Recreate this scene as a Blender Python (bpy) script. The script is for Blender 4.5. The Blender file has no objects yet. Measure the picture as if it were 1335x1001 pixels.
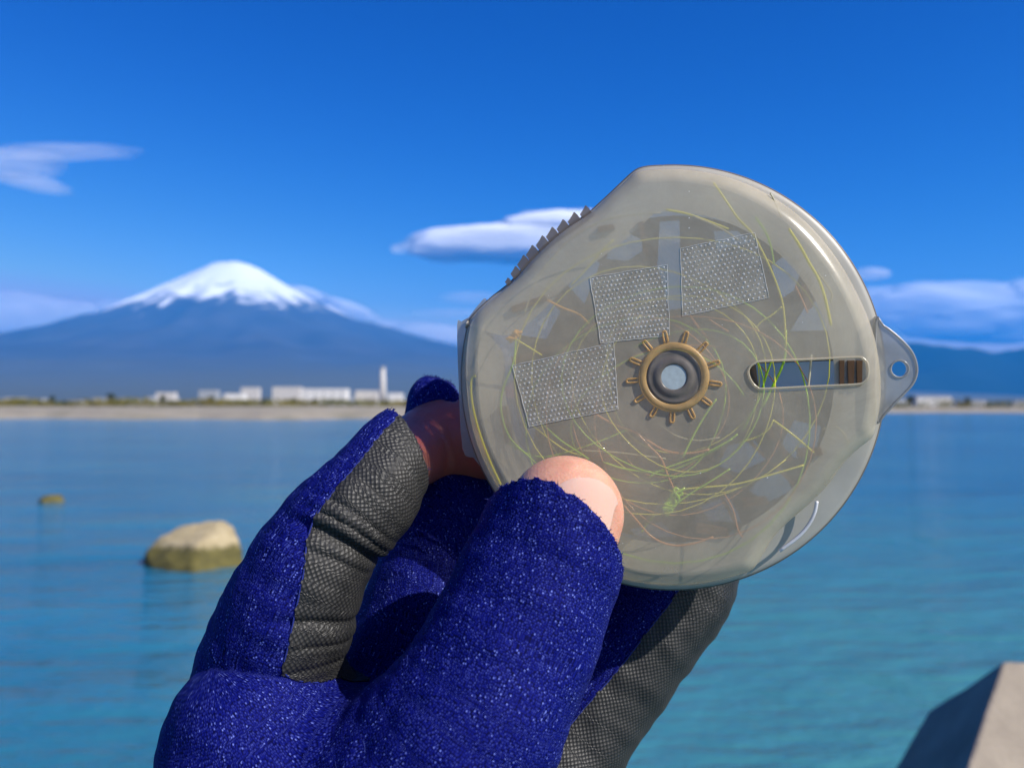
import bpy, bmesh, math, random
import numpy as np
from mathutils import Vector, Matrix, noise
from mathutils.bvhtree import BVHTree
from mathutils.geometry import delaunay_2d_cdt

S = bpy.context.scene
COL = S.collection
random.seed(7)
rng = np.random.default_rng(7)

# ------------------------------------------------------------------ camera
FPX = 1133.0
CX, CY = 667.5, 500.5
HORIZON = 528.0
CAM_H = 2.5
PITCH = math.atan((HORIZON - CY) / FPX)
cam_d = bpy.data.cameras.new('camera')
cam_d.sensor_width = 36.0
cam_d.lens = 36.0 * FPX / 1335.0
cam_d.clip_start = 0.02
cam_d.clip_end = 200000.0
cam_d.dof.use_dof = True
cam_d.dof.focus_distance = 0.192
cam_d.dof.aperture_fstop = cam_d.lens / 1.55
cam_o = bpy.data.objects.new('camera', cam_d)
cam_o.location = (0, 0, CAM_H)
cam_o.rotation_euler = (math.pi / 2 + PITCH, 0, 0)
COL.objects.link(cam_o)
S.camera = cam_o

# ------------------------------------------------------------------ sky, sun, exposure
SUN_EL, SUN_AZ = math.radians(38), math.radians(124)      # azimuth: clockwise from the view direction (+Y)
world = bpy.data.worlds.new('World')
S.world = world
world.use_nodes = True
nt = world.node_tree
nt.nodes.clear()
sky = nt.nodes.new('ShaderNodeTexSky')
sky.sky_type = 'NISHITA'
sky.sun_disc = False
sky.sun_elevation = SUN_EL
sky.sun_rotation = SUN_AZ
sky.altitude = 0
sky.air_density = 1.0
sky.dust_density = 0.2
sky.ozone_density = 3.0
# colour response of the camera: each channel of the physical sky gets its own gamma, clamped towards the sun
SKY_GRADE = ((8.6, 3.6, 0.45), (1.75, 2.6, 0.58), (0.80, 1.3, 0.72))
sep = nt.nodes.new('ShaderNodeSeparateColor')
cmb = nt.nodes.new('ShaderNodeCombineColor')
nt.links.new(sky.outputs[0], sep.inputs[0])
for i, (k_, g_, c_) in enumerate(SKY_GRADE):
    prev = sep.outputs[i]
    for op, val in (('MULTIPLY', 0.1), ('MINIMUM', c_), ('POWER', g_), ('MULTIPLY', k_ / 0.1)):
        mn = nt.nodes.new('ShaderNodeMath'); mn.operation = op
        nt.links.new(prev, mn.inputs[0]); mn.inputs[1].default_value = val
        prev = mn.outputs[0]
    nt.links.new(prev, cmb.inputs[i])
bg = nt.nodes.new('ShaderNodeBackground')
bg.inputs['Strength'].default_value = 0.1
out = nt.nodes.new('ShaderNodeOutputWorld')
nt.links.new(cmb.outputs[0], bg.inputs['Color'])
nt.links.new(bg.outputs[0], out.inputs['Surface'])

sun_d = bpy.data.lights.new('sun', 'SUN')
sun_d.energy = 5.0
sun_d.angle = math.radians(0.53)
sun_d.color = (1.0, 0.95, 0.87)
sun_o = bpy.data.objects.new('sun', sun_d)
sdir = Vector((math.sin(SUN_AZ) * math.cos(SUN_EL), math.cos(SUN_AZ) * math.cos(SUN_EL), math.sin(SUN_EL)))
sun_o.rotation_euler = sdir.to_track_quat('Z', 'Y').to_euler()
sun_o.location = (5, -5, 8)
COL.objects.link(sun_o)

vs = S.view_settings
vs.view_transform = 'Standard'
vs.look = 'None'
vs.gamma = 1.0
vs.exposure = 0.75
vs.use_curve_mapping = False
S.cycles.max_bounces = 12
S.cycles.transparent_max_bounces = 40
S.cycles.volume_bounces = 8
S.cycles.caustics_reflective = False
S.cycles.caustics_refractive = False
S.cycles.sample_clamp_indirect = 4.0

# ------------------------------------------------------------------ geometry helpers
RIGHT = Vector((1, 0, 0))
FWD = Vector((0, math.cos(PITCH), math.sin(PITCH)))
UP = Vector((0, -math.sin(PITCH), math.cos(PITCH)))
CAM = Vector((0, 0, CAM_H))
BM = np.array([RIGHT, UP, FWD])


def ray(px, py):
    return FWD + RIGHT * ((px - CX) / FPX) - UP * ((py - CY) / FPX)


def P(px, py, d):
    """world point seen at photo pixel (px,py), d metres in front of the camera"""
    return CAM + ray(px, py) * d


def on_level(px, py, z=0.0):
    r = ray(px, py)
    return CAM + r * ((z - CAM_H) / r.z)


def tag(o, label=None, cat=None, group=None, kind=None):
    if label: o['label'] = label
    if cat: o['category'] = cat
    if group: o['group'] = group
    if kind: o['kind'] = kind
    return o


def link(name, me, mat=None, parent=None, origin=None, smooth=False):
    """mesh given in world coordinates -> an object; its origin is moved to `origin`"""
    o = bpy.data.objects.new(name, me)
    COL.objects.link(o)
    if mat is not None and not me.materials:
        me.materials.append(mat)
    if smooth:
        me.polygons.foreach_set('use_smooth', [True] * len(me.polygons))
    if parent is not None:
        o.parent = parent
        me.transform(Matrix.Translation(-root_loc(parent)))
    elif origin is not None:
        me.transform(Matrix.Translation(-Vector(origin)))
        o.location = origin
    return o


def root_loc(o):
    l = Vector(o.location)
    while o.parent:
        o = o.parent
        l += Vector(o.location)
    return l


def empty(name, loc):
    o = bpy.data.objects.new(name, None)
    o.location = loc
    o.empty_display_size = 0.02
    COL.objects.link(o)
    return o


def mesh(name, v, f):
    me = bpy.data.meshes.new(name)
    me.from_pydata([tuple(p) for p in v], [], [tuple(q) for q in f])
    me.update()
    return me


def mesh_np(name, v, tris):
    me = bpy.data.meshes.new(name)
    v = np.ascontiguousarray(v, np.float32)
    tris = np.ascontiguousarray(tris, np.int32)
    k = tris.shape[1]
    me.vertices.add(len(v)); me.vertices.foreach_set('co', v.ravel())
    me.loops.add(tris.size); me.loops.foreach_set('vertex_index', tris.ravel())
    me.polygons.add(len(tris)); me.polygons.foreach_set('loop_start', np.arange(0, tris.size, k, dtype=np.int32))
    me.update(calc_edges=True)
    me.validate()
    return me


def catmull(pts, n=6, closed=False):
    pts = [np.array(p, float) for p in pts]
    m = len(pts)
    res = []
    rngi = range(m) if closed else range(m - 1)
    for i in rngi:
        p1, p2 = pts[i], pts[(i + 1) % m]
        p0 = pts[i - 1] if (closed or i > 0) else 2 * p1 - p2
        p3 = pts[(i + 2) % m] if (closed or i + 2 < m) else 2 * p2 - p1
        for k in range(n):
            t = k / n
            res.append(0.5 * ((2 * p1) + (-p0 + p2) * t + (2 * p0 - 5 * p1 + 4 * p2 - p3) * t * t + (-p0 + 3 * p1 - 3 * p2 + p3) * t ** 3))
    if not closed:
        res.append(pts[-1])
    return res


def tube(pts, r, sides=6, closed=False, taper=None):
    """swept tube -> verts, faces"""
    pts = [Vector(p) for p in pts]
    n = len(pts)
    v, f = [], []
    prev = None
    for i, p in enumerate(pts):
        a = pts[(i - 1) % n] if (closed or i > 0) else p
        b = pts[(i + 1) % n] if (closed or i < n - 1) else p
        t = (b - a)
        t = t.normalized() if t.length > 1e-12 else Vector((0, 0, 1))
        if prev is None:
            prev = t.orthogonal().normalized()
        prev = (prev - t * prev.dot(t))
        prev = prev.normalized() if prev.length > 1e-9 else t.orthogonal().normalized()
        bi = t.cross(prev)
        rr = r * (taper[i] if taper else 1)
        for k in range(sides):
            an = 2 * math.pi * k / sides
            v.append(p + prev * (math.cos(an) * rr) + bi * (math.sin(an) * rr))
    m = n if closed else n - 1
    for i in range(m):
        for k in range(sides):
            a, b = i * sides + k, i * sides + (k + 1) % sides
            c, d = ((i + 1) % n) * sides + (k + 1) % sides, ((i + 1) % n) * sides + k
            f.append((a, b, c, d))
    if not closed:
        f.append(tuple(range(sides))[::-1])
        f.append(tuple((n - 1) * sides + k for k in range(sides)))
    return v, f


def merge(parts):
    v, f = [], []
    for pv, pf in parts:
        o = len(v)
        v += list(pv)
        f += [tuple(i + o for i in q) for q in pf]
    return v, f


def box(c, s, rot=None):
    c = Vector(c)
    v = []
    for x in (-.5, .5):
        for y in (-.5, .5):
            for z in (-.5, .5):
                q = Vector((x * s[0], y * s[1], z * s[2]))
                if rot: q = rot @ q
                v.append(c + q)
    f = [(0, 1, 3, 2), (4, 6, 7, 5), (0, 4, 5, 1), (2, 3, 7, 6), (0, 2, 6, 4), (1, 5, 7, 3)]
    return v, f


# ------------------------------------------------------------------ material helpers
def new_mat(name):
    m = bpy.data.materials.new(name)
    m.use_nodes = True
    t = m.node_tree
    t.nodes.clear()
    o = t.nodes.new('ShaderNodeOutputMaterial')
    return m, t, o


def N(t, kind, **kw):
    n = t.nodes.new(kind)
    for k, v in kw.items():
        if k.startswith('_'):
            n.inputs[k[1:].replace('_', ' ')].default_value = v
        else:
            setattr(n, k, v)
    return n


def ramp(t, src, stops, interp='LINEAR'):
    r = t.nodes.new('ShaderNodeValToRGB')
    r.color_ramp.interpolation = interp
    e = r.color_ramp.elements
    while len(e) < len(stops):
        e.new(0.5)
    for i, (p, c) in enumerate(stops):
        e[i].position = p
        e[i].color = (*c, 1) if len(c) == 3 else c
    t.links.new(src, r.inputs[0])
    return r.outputs[0]


def math_n(t, op, a, b=None, c=None):
    n = t.nodes.new('ShaderNodeMath')
    n.operation = op
    for i, x in enumerate((a, b, c)):
        if x is None: continue
        if isinstance(x, (int, float)): n.inputs[i].default_value = x
        else: t.links.new(x, n.inputs[i])
    return n.outputs[0]


def simple(name, col, rough=0.6, noise_scale=None, amt=0.25, spec=0.4, bump=0.0, metallic=0.0, coat=0.0):
    m, t, o = new_mat(name)
    b = N(t, 'ShaderNodeBsdfPrincipled', _Roughness=rough, _Metallic=metallic)
    b.inputs['Specular IOR Level'].default_value = spec
    b.inputs['Coat Weight'].default_value = coat
    b.inputs['Base Color'].default_value = (*col, 1)
    if noise_scale:
        tc = N(t, 'ShaderNodeTexCoord')
        nz = N(t, 'ShaderNodeTexNoise', _Scale=noise_scale, _Detail=6.0)
        t.links.new(tc.outputs['Object'], nz.inputs['Vector'])
        lo = tuple(c * (1 - amt) for c in col)
        hi = tuple(min(1, c * (1 + amt)) for c in col)
        t.links.new(ramp(t, nz.outputs[0], [(0.3, lo), (0.7, hi)]), b.inputs['Base Color'])
        if bump:
            bp = N(t, 'ShaderNodeBump', _Strength=bump, _Distance=0.3 / noise_scale)
            t.links.new(nz.outputs[0], bp.inputs['Height'])
            t.links.new(bp.outputs[0], b.inputs['Normal'])
    t.links.new(b.outputs[0], o.inputs[0])
    return m


def frosted(name, col, alpha=0.5, rough=0.35, trans=0.5, noise_scale=120, amt=0.12, spec=0.45, col2=None, edge=0.45, tint=(0.97, 0.96, 0.93), specks=False):
    """frosted plastic: part see-through, part scattering (diffuse both ways) under a gloss"""
    m, t, o = new_mat(name)
    tc = N(t, 'ShaderNodeTexCoord')
    nz = N(t, 'ShaderNodeTexNoise', _Scale=noise_scale, _Detail=5.0)
    t.links.new(tc.outputs['Object'], nz.inputs['Vector'])
    lo = tuple(c * (1 - amt) for c in col)
    hi = tuple(min(1, c * (1 + amt)) for c in (col2 or col))
    cc = ramp(t, nz.outputs[0], [(0.35, lo), (0.65, hi)])
    pr = N(t, 'ShaderNodeBsdfDiffuse')
    tr = N(t, 'ShaderNodeBsdfTranslucent')
    t.links.new(cc, pr.inputs['Color'])
    t.links.new(cc, tr.inputs['Color'])
    mx = N(t, 'ShaderNodeMixShader', _Fac=trans)
    t.links.new(pr.outputs[0], mx.inputs[1]); t.links.new(tr.outputs[0], mx.inputs[2])
    tp = N(t, 'ShaderNodeBsdfTransparent', _Color=(*tint, 1))
    ma = N(t, 'ShaderNodeMixShader', _Fac=alpha)
    al = ramp(t, nz.outputs[0], [(0.3, (alpha * .92,) * 3), (0.7, (min(1, alpha * 1.08),) * 3)])
    if specks:      # dust and grit stuck to the plastic
        vd = N(t, 'ShaderNodeTexVoronoi', _Scale=420.0)
        t.links.new(tc.outputs['Object'], vd.inputs['Vector'])
        sc_ = N(t, 'ShaderNodeSeparateColor'); t.links.new(vd.outputs['Color'], sc_.inputs[0])
        sz = math_n(t, 'MULTIPLY', math_n(t, 'POWER', sc_.outputs[0], 6.0), 0.085)
        on = math_n(t, 'LESS_THAN', vd.outputs['Distance'], sz)
        cm_ = N(t, 'ShaderNodeMixRGB'); cm_.inputs[2].default_value = (0.85, 0.84, 0.80, 1)
        t.links.new(on, cm_.inputs[0]); t.links.new(cc, cm_.inputs[1])
        t.links.new(cm_.outputs[0], pr.inputs['Color'])
        al = math_n(t, 'MAXIMUM', al, math_n(t, 'MULTIPLY', on, 0.9))
        # fine scuffs
        ns_c = N(t, 'ShaderNodeTexNoise', _Scale=60.0, _Detail=8.0, _Roughness=0.75, _Distortion=2.0)
        t.links.new(tc.outputs['Object'], ns_c.inputs['Vector'])
        al = math_n(t, 'ADD', al, math_n(t, 'MULTIPLY', math_n(t, 'SUBTRACT', ns_c.outputs[0], 0.5), 0.28))
    t.links.new(al, ma.inputs[0])
    t.links.new(tp.outputs[0], ma.inputs[1]); t.links.new(mx.outputs[0], ma.inputs[2])
    # gloss over everything
    nb = N(t, 'ShaderNodeTexNoise', _Scale=2500.0, _Detail=3.0)
    t.links.new(tc.outputs['Object'], nb.inputs['Vector'])
    bp = N(t, 'ShaderNodeBump', _Strength=0.12, _Distance=0.0001)
    t.links.new(nb.outputs[0], bp.inputs['Height'])
    gl = N(t, 'ShaderNodeBsdfGlossy', _Roughness=rough)
    lw = N(t, 'ShaderNodeLayerWeight', _Blend=0.5)
    frv = math_n(t, 'ADD', math_n(t, 'MULTIPLY', math_n(t, 'POWER', lw.outputs['Facing'], 5.0), edge), 0.09 * spec)
    t.links.new(bp.outputs[0], gl.inputs['Normal'])
    mg = N(t, 'ShaderNodeMixShader')
    t.links.new(frv, mg.inputs[0]); t.links.new(ma.outputs[0], mg.inputs[1]); t.links.new(gl.outputs[0], mg.inputs[2])
    t.links.new(mg.outputs[0], o.inputs[0])
    return m


# ================================================================== THE SETTING
# ---- water
def water_mat():
    m, t, o = new_mat('sea_water')
    tc = N(t, 'ShaderNodeTexCoord')
    mp = N(t, 'ShaderNodeMapping'); mp.inputs['Scale'].default_value = (0.6, 1.5, 1)
    t.links.new(tc.outputs['Object'], mp.inputs[0])
    n1 = N(t, 'ShaderNodeTexNoise', _Scale=2.2, _Detail=4.0, _Roughness=0.55)
    n2 = N(t, 'ShaderNodeTexNoise', _Scale=0.35, _Detail=3.0)
    n3 = N(t, 'ShaderNodeTexNoise', _Scale=0.05, _Detail=4.0)
    for n in (n1, n2, n3): t.links.new(mp.outputs[0], n.inputs['Vector'])
    h = math_n(t, 'ADD', math_n(t, 'MULTIPLY', n1.outputs[0], 0.35), n2.outputs[0])
    bp = N(t, 'ShaderNodeBump', _Strength=0.9, _Distance=0.36)
    t.links.new(h, bp.inputs['Height'])
    b = N(t, 'ShaderNodeBsdfPrincipled', _Roughness=0.10, _IOR=1.333)
    mixv = math_n(t, 'ADD', math_n(t, 'MULTIPLY', n3.outputs[0], 0.6), math_n(t, 'MULTIPLY', n2.outputs[0], 0.4))
    c = ramp(t, mixv, [(0.36, (0.013, 0.110, 0.190)), (0.50, (0.020, 0.150, 0.250)), (0.64, (0.042, 0.190, 0.240))])
    # paler, greener over the shallows by the block
    sp = N(t, 'ShaderNodeSeparateXYZ'); t.links.new(tc.outputs['Object'], sp.inputs[0])
    fx = N(t, 'ShaderNodeMapRange', _From_Min=-4.0, _From_Max=5.0); fx.clamp = True
    fy = N(t, 'ShaderNodeMapRange', _From_Min=26.0, _From_Max=7.0); fy.clamp = True
    t.links.new(math_n(t, 'ADD', sp.outputs[0], math_n(t, 'MULTIPLY', n3.outputs[0], 3.0)), fx.inputs[0]); t.links.new(sp.outputs[1], fy.inputs[0])
    sh = N(t, 'ShaderNodeMixRGB'); sh.inputs[2].default_value = (0.048, 0.185, 0.200, 1)
    t.links.new(math_n(t, 'MULTIPLY', fx.outputs[0], fy.outputs[0]), sh.inputs[0]); t.links.new(c, sh.inputs[1])
    t.links.new(sh.outputs[0], b.inputs['Base Color'])
    t.links.new(bp.outputs[0], b.inputs['Normal'])
    t.links.new(b.outputs[0], o.inputs[0])
    return m


wv = [(-30000, -60, 0), (30000, -60, 0), (30000, 1200, 0), (-30000, 1200, 0)]
w = link('water', mesh('water', wv, [(0, 1, 2, 3)]), water_mat())
tag(w, kind='structure')

# ---- land: sandy foreshore rising to the plain, out to the mountains
def near_edge(px):
    """distance of the waterline for an azimuth given as photo column"""
    yy = 546.5 - 8.5 * min(1, max(0, (px - 450) / 600.0))
    d = CAM_H * FPX / (yy - HORIZON)
    return d + 5 * math.sin(px * 0.031) + 4 * math.sin(px * 0.011 + 1)


def land_z(px, k):
    right = min(1, max(0, (px - 450) / 600.0))
    top = 2.25 - 0.75 * right
    return top * min(1, max(0, k)) ** 0.8


cols = list(range(-2500, 3900, 40))
lv, lf = [], []
stops = [(-8, -0.25), (0, 0.0), (6, 0.25), (14, 0.6), (24, 0.85), (34, 1.0), (60, 1.0), (150, 1.0), (600, 1.0), (3000, 1.0), (30000, 1.0)]
for px in cols:
    d0 = near_edge(px)
    for a, k in stops:
        q = P(px, HORIZON, d0 + a) if False else Vector(((px - CX) / FPX * (d0 + a), d0 + a, 0))
        q.z = land_z(px, k) if k >= 0 else -0.3
        lv.append(q)
ns = len(stops)
for i in range(len(cols) - 1):
    for j in range(ns - 1):
        a = i * ns + j
        lf.append((a, a + ns, a + ns + 1, a + 1))


def land_mat():
    m, t, o = new_mat('dry_sand_and_soil')
    tc = N(t, 'ShaderNodeTexCoord')
    nz = N(t, 'ShaderNodeTexNoise', _Scale=0.12, _Detail=8.0)
    t.links.new(tc.outputs['Object'], nz.inputs['Vector'])
    b = N(t, 'ShaderNodeBsdfPrincipled', _Roughness=0.9)
    t.links.new(ramp(t, nz.outputs[0], [(0.3, (0.23, 0.20, 0.15)), (0.5, (0.30, 0.265, 0.20)), (0.72, (0.17, 0.155, 0.10))]), b.inputs['Base Color'])
    t.links.new(b.outputs[0], o.inputs[0])
    return m


tag(link('shore_ground', mesh('shore_ground', lv, lf), land_mat()), kind='structure')

# ---- mountains (height fields)
def fuji_h(r):
    prof = [(0, 3790), (280, 3780), (560, 3690), (1500, 3120), (2300, 2700), (3300, 2210), (4800, 1690), (6100, 1420), (8200, 1010), (10500, 700), (14000, 390), (18000, 120), (21000, 0), (60000, -60)]
    for (a, ha), (b, hb) in zip(prof, prof[1:]):
        if r <= b:
            k = (r - a) / (b - a)
            return ha + (hb - ha) * k
    return -60


FD = 23000.0
FC = Vector(((303 - CX) / FPX * FD, FD, 0))


def fuji_z(x, y):
    dx, dy = x - FC.x, y - FC.y
    r = math.hypot(dx, dy)
    an = math.atan2(dy, dx)
    h = (fuji_h(r * 0.97) + fuji_h(r) + fuji_h(r * 1.03)) / 3
    g = noise.fractal((math.cos(an) * 9 + 3, math.sin(an) * 9, r * 0.00025), 0.9, 2.0, 5)
    h += g * 150 * min(1, r / 2500) * min(1, max(0, h) / 1400)
    h += noise.fractal((x * 0.0006, y * 0.0006, 3.3), 1.0, 2.0, 5) * 55 * min(1, max(0, h) / 500)
    if r < 420:
        h -= (420 - r) * 0.15
    return max(h, -0.9)


def grid_mesh(name, x0, x1, y0, y1, step, fz):
    nx, ny = int((x1 - x0) / step) + 1, int((y1 - y0) / step) + 1
    v = np.zeros((nx * ny, 3), np.float32)
    q = 0
    for i in range(nx):
        for j in range(ny):
            x, y = x0 + i * step, y0 + j * step
            v[q] = (x, y, fz(x, y)); q += 1
    ii, jj = np.meshgrid(np.arange(nx - 1), np.arange(ny - 1), indexing='ij')
    a = (ii * ny + jj).ravel()
    return mesh_np(name, v, np.stack([a, a + ny, a + ny + 1, a + 1], 1))


def mountain_mat(snow=True):
    m, t, o = new_mat('volcano_slopes' if snow else 'forested_range')
    geo = N(t, 'ShaderNodeNewGeometry')
    tc = N(t, 'ShaderNodeTexCoord')
    sp = N(t, 'ShaderNodeSeparateXYZ')
    t.links.new(geo.outputs['Position'], sp.inputs[0])
    nz = N(t, 'ShaderNodeTexNoise', _Scale=0.0009, _Detail=7.0)
    t.links.new(geo.outputs['Position'], nz.inputs['Vector'])
    b = N(t, 'ShaderNodeBsdfPrincipled', _Roughness=0.95)
    b.inputs['Specular IOR Level'].default_value = 0.1
    forest = ramp(t, nz.outputs[0], [(0.3, (0.046, 0.046, 0.042)), (0.7, (0.074, 0.072, 0.066))] if snow else [(0.3, (0.006, 0.018, 0.024)), (0.7, (0.012, 0.028, 0.032))])
    if snow:
        at = N(t, 'ShaderNodeAttribute', attribute_name='streak')
        zz = math_n(t, 'ADD', sp.outputs['Z'], math_n(t, 'MULTIPLY', math_n(t, 'SUBTRACT', at.outputs['Fac'], 0.5), 1700))
        zz = math_n(t, 'ADD', zz, math_n(t, 'MULTIPLY', math_n(t, 'SUBTRACT', nz.outputs[0], 0.5), 500))
        f = math_n(t, 'DIVIDE', math_n(t, 'SUBTRACT', zz, 2380), 420)
        low = N(t, 'ShaderNodeMapRange', _From_Min=900.0, _From_Max=150.0); low.clamp = True
        t.links.new(sp.outputs['Z'], low.inputs[0])
        fl = N(t, 'ShaderNodeMixRGB'); fl.inputs[2].default_value = (0.085, 0.105, 0.11, 1)      # fields and houses, paled to paint in haze at the mountain foot
        t.links.new(low.outputs[0], fl.inputs[0]); t.links.new(forest, fl.inputs[1])
        forest = fl.outputs[0]
        f = math_n(t, 'MAXIMUM', math_n(t, 'MINIMUM', f, 1), 0)
        rock = N(t, 'ShaderNodeMixRGB'); rock.inputs[1].default_value = (0.03, 0.04, 0.045, 1)
        mr = N(t, 'ShaderNodeMixRGB', blend_type='MIX')
        t.links.new(f, mr.inputs[0]); t.links.new(forest, mr.inputs[1])
        mr.inputs[2].default_value = (0.88, 0.90, 0.93, 1)
        t.links.new(mr.outputs[0], b.inputs['Base Color'])
    else:
        t.links.new(forest, b.inputs['Base Color'])
    t.links.new(b.outputs[0], o.inputs[0])
    return m


fm = grid_mesh('mountain', FC.x - 17000, FC.x + 23000, 1500, 34000, 180, fuji_z)
co = np.zeros(len(fm.vertices) * 3, np.float32); fm.vertices.foreach_get('co', co); co = co.reshape(-1, 3)
an = np.arctan2(co[:, 1] - FC.y, co[:, 0] - FC.x)
stv = np.array([0.5 + 0.5 * noise.fractal((math.cos(a) * 16, math.sin(a) * 16, 1.0), 0.8, 2.0, 4) for a in an], np.float32)
at = fm.attributes.new('streak', 'FLOAT', 'POINT'); at.data.foreach_set('value', stv)
tag(link('mountain', fm, mountain_mat(True), smooth=True), kind='structure')


def range_z(x, y):
    # the lower range on the right, nearer than the volcano
    h = 0
    for cx, cy, hh, rr in ((4300, 15200, 1080, 4200), (6800, 15500, 1060, 4200), (9500, 15200, 1010, 4500), (12500, 15500, 900, 4800), (2200, 16500, 760, 3000)):
        d = math.hypot(x - cx, (y - cy) * 1.0)
        h = max(h, hh * max(0, 1 - (d / rr) ** 1.5))
    h += noise.fractal((x * 0.0005, y * 0.0005, 9.1), 0.9, 2.0, 6) * 130 * min(1, h / 500)
    return max(h - 8, -0.9)


tag(link('hills', grid_mesh('hills', -1000, 19000, 10500, 20500, 170, range_z), mountain_mat(False), smooth=True), kind='structure')

# ---- air
hv, hf = box((0, 15500, 2048.5), (64000, 38000, 4101))
hm, ht, ho = new_mat('thin_air')
pv = N(ht, 'ShaderNodeVolumePrincipled', _Density=3.8e-5, _Anisotropy=0.0)
pv.inputs['Density Attribute'].default_value = ''
pv.inputs['Color'].default_value = (0.02, 0.37, 1.0, 1)
ht.links.new(pv.outputs[0], ho.inputs['Volume'])
haze = link('haze', mesh('haze', hv, hf), hm)
tag(haze, kind='stuff')

# ---- clouds, behind and above everything
CLOUD_D = 45000.0


def cloud_mat(name, alpha, nscale, lo, hi, stretch=1.0, col=(0.9, 0.91, 0.93)):
    m, t, o = new_mat(name)
    at = N(t, 'ShaderNodeAttribute', attribute_name='body')
    geo = N(t, 'ShaderNodeNewGeometry')
    mp = N(t, 'ShaderNodeMapping'); mp.inputs['Scale'].default_value = (1 / stretch, 1, 1)
    t.links.new(geo.outputs['Position'], mp.inputs[0])
    nz = N(t, 'ShaderNodeTexNoise', _Scale=nscale, _Detail=6.0, _Roughness=0.6)
    t.links.new(mp.outputs[0], nz.inputs['Vector'])
    x = math_n(t, 'ADD', at.outputs['Fac'], math_n(t, 'MULTIPLY', math_n(t, 'SUBTRACT', nz.outputs[0], 0.5), 1.1))
    f = math_n(t, 'DIVIDE', math_n(t, 'SUBTRACT', x, lo), hi - lo)
    f = math_n(t, 'MULTIPLY', math_n(t, 'MAXIMUM', math_n(t, 'MINIMUM', f, 1), 0), alpha)
    md = N(t, 'ShaderNodeBsdfPrincipled', _Roughness=1.0)
    md.inputs['Base Color'].default_value = (*col, 1)
    md.inputs['Specular IOR Level'].default_value = 0.0
    md.inputs['Subsurface Weight'].default_value = 1.0
    md.inputs['Subsurface Radius'].default_value = (1, 1, 1)
    md.inputs['Subsurface Scale'].default_value = 1000.0
    tp = N(t, 'ShaderNodeBsdfTransparent')
    mx = N(t, 'ShaderNodeMixShader')
    t.links.new(f, mx.inputs[0]); t.links.new(tp.outputs[0], mx.inputs[1]); t.links.new(md.outputs[0], mx.inputs[2])
    t.links.new(mx.outputs[0], o.inputs[0])
    return m


def cloud(label, blobs, mat, seed=0, cut=None):
    v, f, body = [], [], []
    bmx = bmesh.new()
    bmesh.ops.create_icosphere(bmx, subdivisions=5, radius=1.0)
    base = [x.co.copy() for x in bmx.verts]
    faces = [[w_.index for w_ in fc.verts] for fc in bmx.faces]
    bmx.free()
    for i, (cx, cy, rx, ry, tilt) in enumerate(blobs):
        c = P(cx, cy, CLOUD_D)
        s = CLOUD_D / FPX
        off = len(v)
        ct, st_ = math.cos(tilt), math.sin(tilt)
        for q in base:
            n1 = noise.fractal((q.x * 1.6 + seed * 7 + i, q.y * 1.6, q.z * 1.6), 0.8, 2.0, 5)
            k = 1 + 0.16 * n1
            lx, lz = q.x * rx * k, q.z * ry * k
            v.append(c + Vector(((lx * ct - lz * st_) * s, q.y * min(rx * 0.5, ry * 0.8) * k * s, (lx * st_ + lz * ct) * s)))
            body.append(max(0.0, abs(q.y)) ** 0.9)
        f += [tuple(x + off for x in fc) for fc in faces]
    me = mesh('cloud', v, f)
    a = me.attributes.new('body', 'FLOAT', 'POINT'); a.data.foreach_set('value', body)
    o = link('cloud', me, mat, origin=P(blobs[0][0], blobs[0][1], CLOUD_D), smooth=True)
    tag(o, label, 'cloud')
    return o


dense = cloud_mat('dense_cloud', 1.0, 0.0004, 0.12, 0.5, 2.0, (1, 1, 1))
wisp = cloud_mat('wispy_cloud', 0.27, 0.00028, 0.25, 1.0, 3.0, (0.9, 0.9, 0.95))
veil = cloud_mat('veil_cloud', 0.5, 0.00022, 0.2, 1.0, 3.5)
soft = cloud_mat('soft_grey_cloud', 0.8, 0.0004, 0.15, 0.9, 3.0, (0.8, 0.82, 0.9))
cloud('bright white lens shaped cloud behind the toothed edge of the round case',
      [(700, 316, 172, 27, 0.03), (745, 293, 100, 19, 0.0), (640, 322, 105, 18, 0.05)], dense, 1)
cloud('faint feathery double wisp high at the left edge of the sky', [(20, 215, 75, 22, 0.0), (85, 198, 110, 13, 0.0), (40, 238, 60, 12, -0.2)], wisp, 2)
cloud('long low bank of grey and white cloud above the hills at the right', [(1260, 402, 170, 36, 0.0), (1180, 396, 90, 26, 0), (1360, 392, 90, 30, 0)], soft, 3)
cloud('small bright white puff lying on the crest of the hills at the right', [(1250, 433, 75, 12, 0.0), (1300, 438, 90, 10, 0)], dense, 4)
cloud('tiny white puff beside the upper right rim of the round case', [(1138, 357, 26, 9, 0.0)], veil, 5)
cloud('pale low veil of cloud left of the snowy mountain', [(10, 415, 150, 34, 0.0), (110, 412, 90, 16, 0.2)], veil, 6)
cloud('thin streak of cloud just left of the case below the lens cloud', [(612, 388, 45, 9, 0.0), (590, 408, 60, 6, 0.0)], wisp, 7)
cloud('white streak of cloud resting on the right shoulder of the volcano', [(575, 436, 75, 13, -0.12), (520, 428, 45, 8, -0.2)], veil, 8)

cloud('white cloud strip showing along the right slope under the snow cap', [(450, 402, 50, 11, -0.3), (410, 388, 40, 10, -0.35)], soft, 9)
cloud('greyish cloud strip showing along the left slope under the snow cap', [(205, 385, 48, 10, 0.3), (150, 402, 50, 8, 0.25)], veil, 10)

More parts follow.
